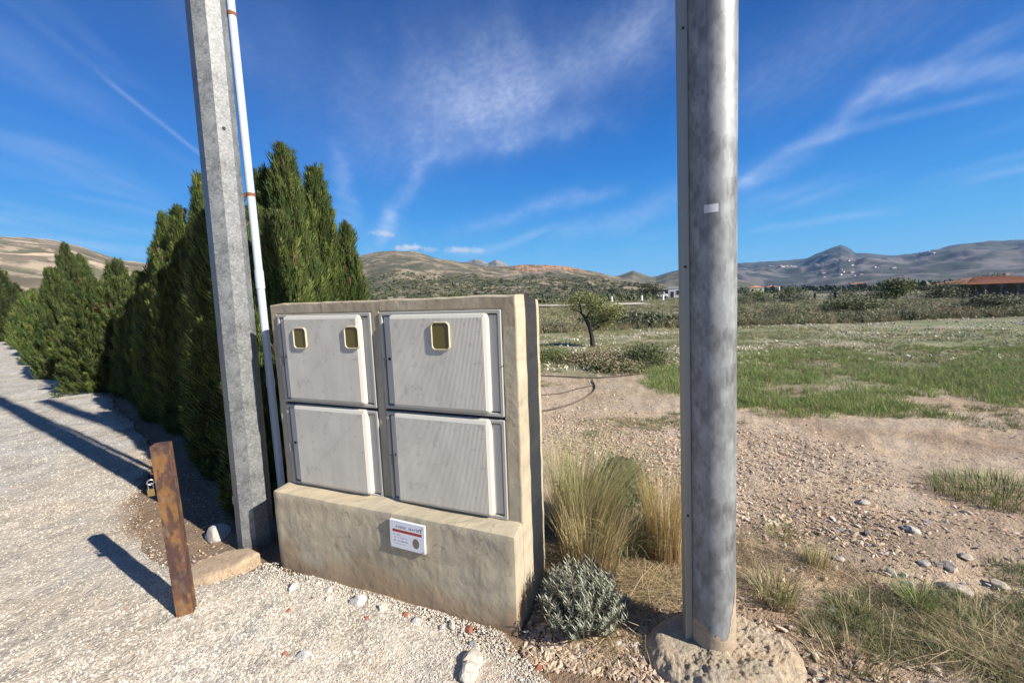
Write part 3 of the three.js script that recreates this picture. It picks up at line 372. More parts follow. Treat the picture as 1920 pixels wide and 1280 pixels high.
cypress('broad light green cypress bulging over the road in the middle of the hedge', -8.0, -7.95, 2.45, 0.85, 10000, 110, { spires: 6, loose: 0.7, size: 0.2, tone: 0.85 });
cypress('tall light green cypress with several tips in the middle of the hedge', -10.5, -9.3, 3.0, 0.85, 10000, 111, { spires: 7, size: 0.2, tone: 0.9 });
cypress('cypress just beyond the tall light green one', -11.6, -10.6, 2.95, 0.7, 6000, 112, { size: 0.26 });
cypress('fourth cypress from the far left end of the hedge', -14, -12.2, 2.5, 0.85, 5000, 113, { size: 0.3, tone: 1.15 });
cypress('third cypress from the far left end of the hedge', -17.5, -14.9, 2.55, 0.95, 4500, 114, { size: 0.34 });
cypress('second cypress from the far left end of the hedge', -21.5, -18, 2.6, 1.05, 4000, 115, { size: 0.38, tone: 1.15 });
cypress('farthest cypress of the hedge at the left edge of the view', -26, -21.2, 2.7, 1.2, 4000, 116, { size: 0.42 });
cypress('very dark conifer rising beyond the far end of the hedge', -32.6, -24.4, 5.1, 1.9, 5000, 117, { size: 0.5, tone: 0.5, group: 'conifers beyond the hedge' });

// ------------------------------------------------------------------ meter cabinet
const CAB = [-0.018, 0, -1.557], CT = -0.351;
{
  const t = thing('meter_cabinet', 'plastered electricity meter cabinet with four white doors on a stepped plinth', 'meter cabinet', CAB, CT);
  const R = rng(41), W = 1.448, sh = new THREE.Shape(), pts = [];
  const line = (ax, ay, bx, by, n, j) => { for (let i = 0; i < n; i++) { const k = i / n, q = i ? j : 0; pts.push([mix(ax, bx, k) + (R() - 0.5) * q, mix(ay, by, k) + (R() - 0.5) * q]); } };
  line(-W - 0.008, -0.1, 0.006, -0.1, 2, 0); line(0.006, -0.1, 0.006, 1.512, 26, 0.004); line(0.002, 1.52, -W - 0.004, 1.517, 30, 0.006); line(-W - 0.008, 1.51, -W - 0.008, -0.1, 26, 0.005);
  sh.setFromPoints(pts.map((p) => new THREE.Vector2(...p)));
  const hole = (x0, x1, y0, y1) => { const h = [], jit = 0.004; const seg = (ax, ay, bx, by) => { for (let i = 0; i < 10; i++) h.push(new THREE.Vector2(mix(ax, bx, i / 10) + (R() - 0.5) * jit, mix(ay, by, i / 10) + (R() - 0.5) * jit)); }; seg(x0, y0, x0, y1); seg(x0, y1, x1, y1); seg(x1, y1, x1, y0); seg(x1, y0, x0, y0); sh.holes.push(new THREE.Path(h)); };
  hole(-0.712, -0.067, 0.478, 1.457); hole(-1.402, -0.765, 0.478, 1.457);
  const g = new THREE.ExtrudeGeometry(sh, { depth: 0.336, bevelEnabled: true, bevelThickness: 0.009, bevelSize: 0.009, bevelOffset: -0.009, bevelSegments: 3, steps: 6 }); g.translate(0, 0, -0.46 + 0.009);
  { const p = g.attributes.position; for (let i = 0; i < p.count; i++) if (p.getY(i) > 1.46) p.setY(i, p.getY(i) - 0.035 * cl((-p.getZ(i) - 0.25) / 0.25)); g.computeVertexNormals(); }
  const wall = part('wall', g, M.plaster, t);
  part('back_panel', box(1.36, 1.1, 0.02, -0.735, 0.95, -0.32), M.dark, t);
  // stepped plinth: a rounded, slightly uneven block with a sloping top
  const pg = new THREE.BoxGeometry(W, 0.578, 0.115, 60, 26, 8), pp = pg.attributes.position;
  for (let i = 0; i < pp.count; i++) { let x = pp.getX(i), y = pp.getY(i), z = pp.getZ(i); const hx = W / 2, hy = 0.289, hz = 0.0575, r = 0.016; const cx = cl(x, -hx + r, hx - r), cy = cl(y, -hy + r, hy - r), cz = z > 0 ? cl(z, -hz, hz - r) : z; let dx = x - cx, dy = y - cy, dz = z - cz; const l = Math.hypot(dx, dy, dz); if (l > r) { dx *= r / l; dy *= r / l; dz *= r / l; } x = cx + dx; y = cy + dy; z = cz + dz; const front = (z > 0.03), n = fbm(x * 5 + 3, y * 7, 3) - 0.5; if (front) z += n * 0.012; if (y > 0.2) y += 0.006 * cl(0.5 - z / 0.11) + 0.012 * Math.exp(-(((x + W / 2 - 0.713) / 0.13) ** 2)) * cl(0.6 - z / 0.09) + (fbm(x * 6, z * 9, 2) - 0.5) * 0.007; pp.setXYZ(i, x - W / 2, y + 0.478 - 0.289, z - 0.0575); }
  pg.computeVertexNormals(); { const u = pg.attributes.uv; for (let i = 0; i < pp.count; i++) u.setXY(i, pp.getX(i) + pp.getZ(i) * 0.9, pp.getY(i) + pp.getZ(i)); }
  part('plinth', pg, M.plaster, t);
  const rr = (w, h, r) => { const s = new THREE.Shape(); s.moveTo(-w / 2 + r, -h / 2); s.lineTo(w / 2 - r, -h / 2); s.absarc(w / 2 - r, -h / 2 + r, r, -Math.PI / 2, 0); s.lineTo(w / 2, h / 2 - r); s.absarc(w / 2 - r, h / 2 - r, r, 0, Math.PI / 2); s.lineTo(-w / 2 + r, h / 2); s.absarc(-w / 2 + r, h / 2 - r, r, Math.PI / 2, Math.PI); s.lineTo(-w / 2, -h / 2 + r); s.absarc(-w / 2 + r, -h / 2 + r, r, Math.PI, 1.5 * Math.PI); return s; };
  function door(x0, x1, y0, y1, panel, label, windows, turn = 0) {
    const cx = (x0 + x1) / 2, cy = (y0 + y1) / 2, w = x1 - x0, h = y1 - y0;
    const fr = rr(w, h, 0.006); fr.holes.push(new THREE.Path(rr(w - 0.034, h - 0.034, 0.006).getPoints(4).reverse()));
    const fg = new THREE.ExtrudeGeometry(fr, { depth: 0.03, bevelEnabled: true, bevelThickness: 0.003, bevelSize: 0.003, bevelOffset: -0.003, bevelSegments: 1 });
    part('door_frame', fg, M.trim, t, [cx, cy, -0.133]);
    const d = part('door', box(w - 0.044, h - 0.044, 0.012, 0, 0, 0, 0.003), M.grp, t, [cx, cy, -0.1135], [0, turn, 0]); d.userData.label = label;
    const pw = panel[1] - panel[0], ph = panel[3] - panel[2], px = (panel[0] + panel[1]) / 2 - cx, py = (panel[2] + panel[3]) / 2 - cy, zf = 0.0345;
    const pgm = new THREE.ExtrudeGeometry(rr(pw + 0.05, ph + 0.03, 0.02), { depth: 0.004, bevelEnabled: true, bevelThickness: 0.027, bevelSize: 0.021, bevelOffset: -0.021, bevelSegments: 2, curveSegments: 8 }); pgm.translate(0, 0, -0.003); part('raised_panel', pgm, [M.ribs, M.panelEdge], d, [px, py, 0.006]);
    for (const [a, b, e, f] of windows) {
      const ww = b - a, wh = f - e, ox = (a + b) / 2 - cx, oy = (e + f) / 2 - cy, rim = rr(ww, wh, 0.022); rim.holes.push(new THREE.Path(rr(ww - 0.014, wh - 0.014, 0.017).getPoints(5).reverse()));
      part('window_rim', new THREE.ExtrudeGeometry(rim, { depth: 0.006, bevelEnabled: true, bevelThickness: 0.004, bevelSize: 0.003, bevelOffset: -0.003, bevelSegments: 3, curveSegments: 6 }), M.capRim, d, [ox, oy, zf - 0.003]);
      part('window_lens', new THREE.ExtrudeGeometry(rr(ww - 0.015, wh - 0.015, 0.016), { depth: 0.003, bevelEnabled: true, bevelThickness: 0.004, bevelSize: 0.004, bevelOffset: -0.004, bevelSegments: 2 }), M.capLens, d, [ox, oy, zf - 0.004]);
    }
    const lk = new THREE.CylinderGeometry(0.0075, 0.0075, 0.01, 12); lk.rotateX(Math.PI / 2); part('keyhole', lk, M.dark, d, [x0 + 0.042 - cx, 0.01, 0.004]);
    part('latch', box(0.012, 0.05, 0.018, 0, 0, 0, 0.003), M.trim, d, [x0 + 0.012 - cx, -0.015, 0.012]);
    return d;
  }
  door(-0.712, -0.067, 0.973, 1.457, [-0.628, -0.151, 1.0, 1.43], 'upper right door with one yellowed meter window', [[-0.407, -0.309, 1.276, 1.408]]);
  door(-0.712, -0.067, 0.482, 0.958, [-0.636, -0.156, 0.505, 0.945], 'plain lower right door without a window', []);
  door(-1.402, -0.765, 0.968, 1.457, [-1.318, -0.848, 0.995, 1.436], 'upper left door with two yellowed meter windows', [[-1.262, -1.17, 1.272, 1.388], [-0.918, -0.826, 1.276, 1.392]], 0.012);
  door(-1.402, -0.765, 0.482, 0.952, [-1.306, -0.85, 0.508, 0.942], 'plain lower left door without a window', []);
  // rails between the upper and lower doors, chipped corner, bits of wire
  for (const [a, b] of [[-0.712, -0.067], [-1.402, -0.765]]) part('cross_rail', box(b - a - 0.004, 0.012, 0.03, (a + b) / 2, 0.9625, -0.13), M.dark, t);
  part('chipped_hole', rock(5, 0.013, 1, 1, 0.4), M.dark, t, [-0.077, 0.992, -0.118]);
  part('wire_stub', new MB().tube([[-0.1, 1.19, -0.125], [-0.075, 1.2, -0.1], [-0.058, 1.212, -0.098]], 0.0018, 5).geo(true), M.dark, t);
  void wall;
}
// the small notice on the plinth
{
  const cv = document.createElement('canvas'); cv.width = 512; cv.height = 372; const c = cv.getContext('2d');
  c.fillStyle = '#e4e6ec'; c.fillRect(0, 0, 512, 372); c.fillStyle = '#a81f26'; c.fillRect(38, 112, 440, 38);
  const R = rng(3); const row = (x, y, w, h, col) => { c.fillStyle = col; let q = x; while (q < x + w) { const l = h * (0.35 + 0.4 * R()); if (R() > 0.16) { c.fillRect(q, y, l * 0.34, h); if (R() > 0.4) c.fillRect(q, y + (R() > 0.5 ? 0 : h * 0.42), l, h * 0.22); if (R() > 0.5) c.fillRect(q + l * 0.7, y, l * 0.3, h); } q += l + h * 0.22; } };
  row(36, 56, 400, 36, '#343c78'); c.fillStyle = '#33384a'; c.fillRect(462, 50, 12, 48);
  row(42, 176, 140, 16, '#6a6d7c'); row(60, 214, 200, 22, '#4a5068'); row(42, 262, 220, 20, '#4a5068'); row(60, 304, 170, 12, '#7a7c88');
  c.fillStyle = '#5a5148'; c.beginPath(); c.ellipse(388, 258, 50, 68, 0, 0, 6.3); c.fill(); c.strokeStyle = '#8d8272'; c.lineWidth = 5; for (let i = 0; i < 5; i++) { c.beginPath(); c.ellipse(388, 262, 8 + i * 8, 12 + i * 11, 0, 0, 6.3); c.stroke(); }
  const t = thing('warning_sign', 'small white notice with a red bar fixed to the plinth of the meter cabinet', 'sign', CAB, CT);
  part('panel', box(0.198, 0.143, 0.012, 0, 0, 0, 0.003), std([0.66, 0.67, 0.7], 0.4), t, [-0.546, 0.385, 0.0095], [0, 0, -0.03]);
  const ct = new THREE.CanvasTexture(cv); ct.colorSpace = THREE.SRGBColorSpace; part('print', new THREE.PlaneGeometry(0.192, 0.138), std([0.82, 0.82, 0.82], 0.4, { map: ct }), t, [-0.546, 0.385, 0.0163], [0, 0, -0.03]);
  const sc = new THREE.CylinderGeometry(0.004, 0.004, 0.003, 8); sc.rotateX(Math.PI / 2); for (const [x, y] of [[-0.638, 0.447], [-0.455, 0.441], [-0.637, 0.329], [-0.454, 0.323]]) part('screw', sc, M.steel, t, [x, y, 0.0175]);
}

// ------------------------------------------------------------------ left pole, conduit, rusty post, padlock
{
  const t = thing('steel_pole', 'eight sided galvanised pole at left beside the meter cabinet', 'pole', [-1.672, 0, -2.3], 0);
  const s = 0.0985, H = 6.2, g = new THREE.CylinderGeometry(s * 0.86, s, H, 8, 24, false).toNonIndexed(); g.rotateY(0.2 + Math.PI / 8); g.translate(0, H / 2 - 0.08, 0);
  { const p = g.attributes.position, u = g.attributes.uv; for (let i = 0; i < p.count; i++) { u.setXY(i, u.getX(i) * 0.62, p.getY(i)); } g.computeVertexNormals(); }
  const shaft = part('shaft', g, M.zincFacet, t); t.rotation.z = -0.018;
  const hole = new THREE.CylinderGeometry(0.0085, 0.0085, 0.012, 12); hole.rotateX(Math.PI / 2); void shaft;
  const n = [Math.cos(0.82), Math.sin(0.82)];
  part('bolt_hole', hole, M.dark, t, [n[0] * 0.083 + 0.012, 2.495, n[1] * 0.083 - 0.012], [0, Math.atan2(n[0], n[1]), 0]);
  part('earth_lug', box(0.022, 0.05, 0.01, 0, 0, 0, 0.002), M.trim, t, [-0.075, 0.33, 0.05], [0, 0.5, 0]);
  const c = thing('conduit_pipe', 'white plastic cable conduit clamped along the right side of the left pole', 'pipe', [-1.53, 0, -2.38]);
  part('pipe', new THREE.CylinderGeometry(0.0215, 0.0215, 5.9, 24, 1).translate(0, 2.95 - 0.1, 0), M.pvc, c);
  part('coupler', new THREE.CylinderGeometry(0.0245, 0.0245, 0.11, 24).translate(0, 1.67, 0), M.pvc, c); part('coupler', new THREE.CylinderGeometry(0.024, 0.024, 0.05, 24).translate(0, 1.03, 0), M.pvc, c);
  for (const y of [2.17, 3.16]) { part('clamp', new THREE.CylinderGeometry(0.024, 0.024, 0.018, 20).translate(0, y, 0), M.clamp, c); part('clamp_arm', box(0.07, 0.014, 0.012, -0.05, y - 0.008, 0.012), M.clamp, c); }
}
{
  const t = thing('steel_post', 'short rusty square steel post standing upright in the gravel', 'post', [-1.642, 0, -1.735], 0.42);
  const sq = new THREE.Shape(); const a = 0.033, b = 0.025; sq.moveTo(-a, -b); sq.lineTo(a, -b); sq.lineTo(a, b); sq.lineTo(-a, b); sq.closePath(); const ho = new THREE.Path(); ho.moveTo(-a + 0.005, -b + 0.005); ho.lineTo(-a + 0.005, b - 0.005); ho.lineTo(a - 0.005, b - 0.005); ho.lineTo(a - 0.005, -b + 0.005); ho.closePath(); sq.holes.push(ho);
  const g = new THREE.ExtrudeGeometry(sq, { depth: 1.0, bevelEnabled: true, bevelThickness: 0.002, bevelSize: 0.003, bevelOffset: -0.003, bevelSegments: 2, steps: 4 }); g.rotateX(-Math.PI / 2); g.translate(0, -0.115, 0);
  { const p = g.attributes.position, n = g.attributes.normal, u = g.attributes.uv; for (let i = 0; i < p.count; i++) u.setXY(i, Math.abs(n.getX(i)) > 0.6 ? p.getZ(i) * 4 + 0.5 : p.getX(i) * 4 + 0.2, p.getY(i) * 1.02 + 0.1); }
  part('post_shaft', g, M.rust, t); t.rotation.z = 0.012;
  const eye = new THREE.TorusGeometry(0.012, 0.0028, 8, 20); part('eye_ring', eye, M.steel, t, [-0.053, 0.716, 0.012], [0, 0.3, 0]);
  const k = thing('padlock', 'small brass padlock hanging from the ring on the rusty post', 'padlock', [-1.704, 0.662, -1.708], 0.4);
  part('body', box(0.03, 0.034, 0.014, 0, 0, 0, 0.004), M.brass, k); const s = new THREE.TorusGeometry(0.0095, 0.0024, 8, 18, Math.PI); s.translate(0, 0.034, 0); part('shackle', merge(s, new THREE.CylinderGeometry(0.0024, 0.0024, 0.02, 8).translate(0.0095, 0.024, 0), new THREE.CylinderGeometry(0.0024, 0.0024, 0.02, 8).translate(-0.0095, 0.024, 0)), M.steel, k);
}

// ------------------------------------------------------------------ right pole on its footing
{
  const t = thing('steel_pole', 'round galvanised steel pole at right with a pale sticker and mud at its foot', 'pole', [0.8, 0, -1.475]);
  const H = 6.6, g = new THREE.CylinderGeometry(0.091, 0.0915, H, 64, 120, true); g.translate(0, H / 2 - 0.05, 0);
  { const p = g.attributes.position, u = g.attributes.uv, c = new Float32Array(p.count * 3); for (let i = 0; i < p.count; i++) { const y = p.getY(i), a = Math.atan2(p.getX(i), p.getZ(i)); u.setXY(i, u.getX(i) * 2, y * 1.5); c[i * 3] = c[i * 3 + 1] = c[i * 3 + 2] = 1; void a; } g.setAttribute('color', new THREE.BufferAttribute(c, 3)); }
  part('shaft', g, M.zincRound, t); t.rotation.z = 0.026;
  // dried mud that was thrown up on the foot of the shaft
  const mg = new THREE.CylinderGeometry(0.0922, 0.0927, 0.4, 96, 60, true), mp = mg.attributes.position, keep = [], id = mg.index.array; mg.translate(0, 0.2, 0);
  const lim = (x, y, z) => { const a = Math.atan2(x, z); return 0.15 + 0.2 * sm(0.1, 0.95, a) * sm(2.4, 1.5, a) + 0.07 * (fbm(a * 5 + 20, y * 14, 4) - 0.5) - 0.02 * Math.cos(a * 3); };
  for (let k = 0; k < id.length; k += 3) { const i = id[k]; if (mp.getY(i) < lim(mp.getX(i), mp.getY(i), mp.getZ(i))) keep.push(id[k], id[k + 1], id[k + 2]); } mg.setIndex(keep); part('mud_crust', mg, std([0.46, 0.36, 0.25], 0.97, { map: rep(tGrainColour, 2), bumpMap: rep(tGrain, 2, 1), bumpScale: 0.002 }), t).userData.label = 'dried pale mud on the foot of the pole';
  // cover channel with rivets down its left side
  const ca = -0.52, cx = -Math.cos(0.12) * 0.101, cz = 0.012; void ca;
  part('cable_channel', merge(box(0.03, 6.4, 0.034, cx - 0.002, 3.2, cz, 0.004), box(0.012, 6.4, 0.02, cx + 0.017, 3.2, cz - 0.002)), std([0.3, 0.31, 0.29], 0.55, { metalness: 0.55 }), t);
  const rv = new THREE.SphereGeometry(0.005, 10, 6); for (const y of [0.62, 1.6, 2.42]) part('rivet', rv, M.dark, t, [cx - 0.004, y, cz + 0.017]);
  const st = new THREE.CylinderGeometry(0.0918, 0.0918, 0.028, 12, 1, true, -0.66, 0.5); st.translate(0, 1.795, 0); part('sticker', st, std([0.55, 0.56, 0.56], 0.5), t, [0, 0, 0], [0, 0, 0.0]);
  // footing: a rough cast lump with a broken rim
  const fg = new THREE.CylinderGeometry(0.3, 0.42, 0.17, 90, 8, false), fp = fg.attributes.position;
  const R = new THREE.BufferGeometry(); void R; const nA = 220, nR = 90;
  const gg = grid(nA, nR, (i, j) => { const a = i / (nA - 1) * 2 * Math.PI, q = j / (nR - 1), ca2 = Math.cos(a), sa = Math.sin(a), rim = 0.335 + 0.05 * (fbm(ca2 * 2 + 5, sa * 2 + 5, 3) - 0.5) + 0.03 * ca2, r = rim * (q < 0.75 ? q / 0.75 * 0.86 : 0.86 + (q - 0.75) / 0.25 * 0.3), x = ca2 * r * 0.97, z = sa * r * 0.62; const n = fbm(x * 18 + 30, z * 18, 4) - 0.5, m = fbm(x * 5 + 3, z * 5 + 9, 3) - 0.5; const flat = sm(0.02, -0.12, x) * sm(0.09, -0.02, z); let y = 0.066 * (1 - sm(0.62, 1.0, q)) + (n * 0.032 + m * 0.022 + 0.02 * (fbm(x * 70, z * 70, 3) - 0.5) + 0.012 * Math.max(0, fbm(x * 34 + 9, z * 34, 2) - 0.55)) * (1 - 0.85 * flat) * (1 - 0.3 * sm(0.9, 1, q)) - 0.09 * sm(0.8, 1, q); const gray = sm(0.5, 0.62, fbm(x * 9 + 2, z * 9 + 40, 3)) * 0.6; return [x, y, z, ...mix3([1, 1, 1], [0.78, 0.86, 0.95], gray)]; });
  { const nn = gg.attributes.normal, ii = gg.index.array; if (nn.getY(nA * 20 + 5) < 0) { for (let k = 0; k < ii.length; k += 3) { const q = ii[k + 1]; ii[k + 1] = ii[k + 2]; ii[k + 2] = q; } gg.computeVertexNormals(); } }
  const cm = M.concrete.clone(); cm.vertexColors = true; void fp;
  solo('pole_footing', gg, cm, 'rough broken concrete footing around the foot of the right pole', 'concrete footing', [0.79, 0, -1.43]);
}

// ------------------------------------------------------------------ loose rocks that can be picked out
{
  const fs = new THREE.Shape([[-0.19, -0.02], [-0.13, 0.085], [0.0, 0.11], [0.12, 0.075], [0.185, -0.005], [0.09, -0.085], [-0.03, -0.105], [-0.14, -0.085]].map((p) => new THREE.Vector2(...p))), fr = new THREE.ExtrudeGeometry(fs, { depth: 0.05, bevelEnabled: true, bevelThickness: 0.022, bevelSize: 0.04, bevelOffset: -0.03, bevelSegments: 3, steps: 2 }); fr.rotateX(-Math.PI / 2);
  { const p = fr.attributes.position; for (let i = 0; i < p.count; i++) { const x = p.getX(i), y = p.getY(i), z = p.getZ(i), n = fbm(x * 14 + 3, z * 14, 4) - 0.5; p.setXYZ(i, x + n * 0.02, y + (y > 0 ? n * 0.02 + x * 0.1 - z * 0.06 : 0), z + (fbm(z * 16, x * 16 + 9, 3) - 0.5) * 0.02); } fr.computeVertexNormals(); fr.rotateY(0.35); }
  solo('rock', fr, M.slab, 'large flat tan rock lying at the foot of the left pole', 'rock', [-1.71, -0.005, -2.04], 'rocks by the left pole');
  solo('rock', rock(57, 0.085, 0.8, 3, 0.3), M.stoneGrey, 'small grey rock half in shade behind the flat tan rock', 'rock', [-2.0, 0, -2.4], 'rocks by the left pole');
  const w = [[-0.81, -1.77, 0.036, 'round white stone nearest under the notice at the foot of the plinth'], [-0.67, -1.72, 0.026], [-0.62, -1.71, 0.015], [-0.49, -1.64, 0.023, 'tan stone right of the brick crumb under the middle of the plinth'], [-0.42, -1.64, 0.015], [-0.32, -1.61, 0.02], [-0.36, -1.6, 0.016], [-1.0, -1.85, 0.025], [-0.97, -1.79, 0.02], [-1.2, -1.87, 0.028], [-1.08, -1.9, 0.016], [-1.14, -1.91, 0.017], [-0.21, -1.5, 0.025], [-0.2, -1.42, 0.046, 'upper of the two biggest tan stones at the bottom of the view'], [-0.21, -1.37, 0.043, 'lower of the two biggest tan stones at the bottom of the view'], [-0.93, -1.48, 0.024, 'lone flat white stone out on the gravel in front of the cabinet'], [-0.27, -1.58, 0.014]];
  w.forEach(([x, z, r, l], i) => { const m = solo('loose_stone', rock(60 + i, r * 1.05, 0.85, 2, 0.35), i % 3 ? M.stone : M.stoneGrey, l ?? 'small pale stone lying in the gravel along the foot of the plinth', 'stone', [x, 0.02, z], 'stones along the foot of the cabinet'); m.rotation.y = i * 1.9; });
  [[-1.2, -2.0, 1], [-1.06, -1.8, 1.1], [-1.14, -1.73, 1], [-0.73, -1.67, 1.1], [-0.55, -1.68, 1.2], [-0.24, -1.58, 1.5], [-1.02, -1.49, 1.2], [-0.54, -1.57, 0.9], [0.06, -1.39, 1.3], [-0.97, -1.86, 1]].forEach(([x, z, k], i) => { const m = solo('brick_fragment', rock(90 + i, 0.015 * k, 0.6, 1, 0.3), M.brick, i === 5 ? 'largest red brick crumb by the right corner of the plinth' : i === 8 ? 'red brick crumb at the bottom of the view right of the tan stones' : 'small red brick crumb lying in the gravel before the cabinet', 'brick fragment', [x, 0.018, z], 'brick crumbs before the cabinet'); m.rotation.y = i; });
  const big = { 0: 'whitish stone farthest back on the clay right of the right pole', 4: 'pale upright stone in the stony ground at right', 7: 'longest tan stone in the stony ground at right', 1: 'dark grey stone beside the whitish one on the clay' };
  [[2.41, -2.2, 0.045], [2.13, -2.19, 0.03], [2.4, -2.52, 0.04], [2.95, -2.37, 0.032], [1.95, -1.86, 0.034], [2, -1.84, 0.028], [1.96, -1.78, 0.026], [2.14, -1.73, 0.055], [2.18, -1.92, 0.03], [2.28, -1.88, 0.045], [1.77, -1.98, 0.032], [2.45, -1.96, 0.032], [1.45, -1.91, 0.022], [2.38, -1.75, 0.038], [1.72, -1.6, 0.022], [1.61, -1.34, 0.027], [1.45, -1.64, 0.027]].forEach(([x, z, r], i) => { const m = solo('field_rock', rock(120 + i, r, 0.5, 2, 0.35), i === 1 ? std([0.16, 0.14, 0.12], 0.95) : i % 2 ? M.fieldA : M.fieldB, big[i] ?? 'pale stone half sunk in the stony clay right of the right pole', 'stone', [x, 0.003, z], 'stones on the clay at right'); m.rotation.y = i * 2.3; });
}

// ------------------------------------------------------------------ plants beside the cabinet
function bladePlant(name, label, category, pos, o) {
  const t = thing(name, label, category, pos), R = rng(o.seed), b = new MB();
  for (let i = 0; i < o.n; i++) {
    const a = R() * 6.283, rr = Math.sqrt(R()) * o.r, hh = o.h * (0.35 + 0.65 * Math.sqrt(R())), da = a + (R() - 0.5) * 1.5, l = o.lean * (0.2 + R()), bx = Math.cos(a) * rr, bz = Math.sin(a) * rr * (o.flat ?? 1), dx = Math.cos(da) * l + (o.wind ?? 0), dz = Math.sin(da) * l, ta = R() * 6.283, w = o.w * (0.6 + 0.8 * R()), wx = Math.cos(ta) * w, wz = Math.sin(ta) * w, k = 0.65 + 0.6 * R(), col = o.cols[Math.floor(R() * o.cols.length)]; let L, P;
    for (let s = 0; s <= 5; s++) { const q = s / 5, f = q * q, y = hh * (q - 0.28 * l * f), ww = (1 - q) * 0.55 + 0.08, A = [bx + dx * f * hh - wx * ww, y, bz + dz * f * hh - wz * ww], B = [bx + dx * f * hh + wx * ww, y, bz + dz * f * hh + wz * ww]; if (s) b.quad(L, P, B, A, mix3(o.root, col, Math.min(1, q * 1.6)).map((v) => v * k)); L = A; P = B; }
  }
  part('blades', b.geo(), M.leafBlade, t); return t;
}
M.leafBlade = new THREE.MeshPhysicalMaterial({ color: 0xffffff, roughness: 0.75, vertexColors: true, transmission: 0.25, thickness: 0 });
const GREEN = [0.3, 0.34, 0.11], STRAW = [0.66, 0.54, 0.3], OLIVE = [0.44, 0.41, 0.18], GOLD = [0.62, 0.43, 0.18], ROOT = [0.36, 0.26, 0.14];
bladePlant('grass_clump', 'tall green and straw coloured grass clump growing against the right side of the cabinet', 'grass clump', [0.42, 0, -2.3], { seed: 1, n: 1500, r: 0.2, h: 0.74, lean: 0.42, wind: 0.2, w: 0.0022, cols: [GREEN, OLIVE, STRAW, GREEN, STRAW], root: ROOT });
bladePlant('grass_clump', 'shorter brownish grass clump in front of the tall green one', 'grass clump', [0.4, 0, -2.0], { seed: 2, n: 700, r: 0.16, h: 0.5, lean: 0.45, wind: 0.1, w: 0.002, cols: [STRAW, OLIVE, GOLD], root: [0.16, 0.11, 0.06] });
bladePlant('grass_clump', 'golden upright dry grass clump just left of the right pole', 'grass clump', [0.83, 0, -2.05], { seed: 3, n: 900, r: 0.11, h: 0.62, lean: 0.2, w: 0.002, cols: [GOLD, STRAW, GOLD, OLIVE], root: [0.32, 0.19, 0.08] });
bladePlant('grass_clump', 'dark green drooping grass clump between the tall and the golden one', 'grass clump', [0.62, 0, -2.12], { seed: 4, n: 700, r: 0.12, h: 0.36, lean: 1.0, w: 0.003, cols: [[0.1, 0.13, 0.03], [0.14, 0.16, 0.05], STRAW], root: [0.06, 0.06, 0.02] });
bladePlant('grass_clump', 'green grass tuft right of the foot of the right pole', 'grass clump', [1.24, 0, -1.72], { seed: 5, n: 260, r: 0.09, h: 0.18, lean: 0.7, w: 0.0026, cols: [GREEN, [0.18, 0.24, 0.05], STRAW], root: [0.3, 0.2, 0.09] });
bladePlant('grass_clump', 'small green tuft alone among the stones at right', 'grass clump', [1.85, 0, -1.64], { seed: 6, n: 260, r: 0.06, h: 0.15, lean: 0.9, w: 0.0028, cols: [[0.18, 0.25, 0.05], GREEN], root: ROOT });
bladePlant('grass_clump', 'thin upright pale green tuft at the edge of the stones', 'grass clump', [1.62, 0, -1.94], { seed: 7, n: 160, r: 0.06, h: 0.16, lean: 0.4, w: 0.0024, cols: [GREEN, STRAW], root: ROOT });
bladePlant('grass_clump', 'yellow green low tuft on the bare clay beyond the stones', 'grass clump', [1.62, 0, -2.2], { seed: 8, n: 200, r: 0.09, h: 0.1, lean: 0.8, w: 0.0026, cols: [GREEN, STRAW], root: ROOT });
bladePlant('grass_clump', 'green and straw tuft in the rough ground right of the footing', 'grass clump', [1.5, 0, -1.58], { seed: 9, n: 130, r: 0.1, h: 0.15, lean: 0.8, w: 0.0026, cols: [GREEN, [0.17, 0.23, 0.05], STRAW], root: ROOT });
bladePlant('grass_clump', 'wide green tuft at the lower right corner of the view', 'grass clump', [1.95, 0, -1.36], { seed: 10, n: 130, r: 0.26, h: 0.15, lean: 0.8, w: 0.0026, cols: [GREEN, [0.24, 0.28, 0.07], STRAW, STRAW, GOLD], root: ROOT });
bladePlant('grass_clump', 'dry brown tuft at the lower right of the footing', 'grass clump', [1.28, 0, -1.36], { seed: 11, n: 220, r: 0.13, h: 0.13, lean: 0.9, w: 0.0024, cols: [STRAW, [0.25, 0.16, 0.08], GREEN], root: [0.14, 0.09, 0.05] });
bladePlant('grass_clump', 'green grass patch on the clay at the right edge of the view', 'grass clump', [3.45, 0, -2.6], { seed: 12, n: 1200, r: 0.42, h: 0.13, lean: 0.8, w: 0.003, flat: 0.7, cols: [GREEN, [0.16, 0.21, 0.05]], root: [0.12, 0.12, 0.04] });
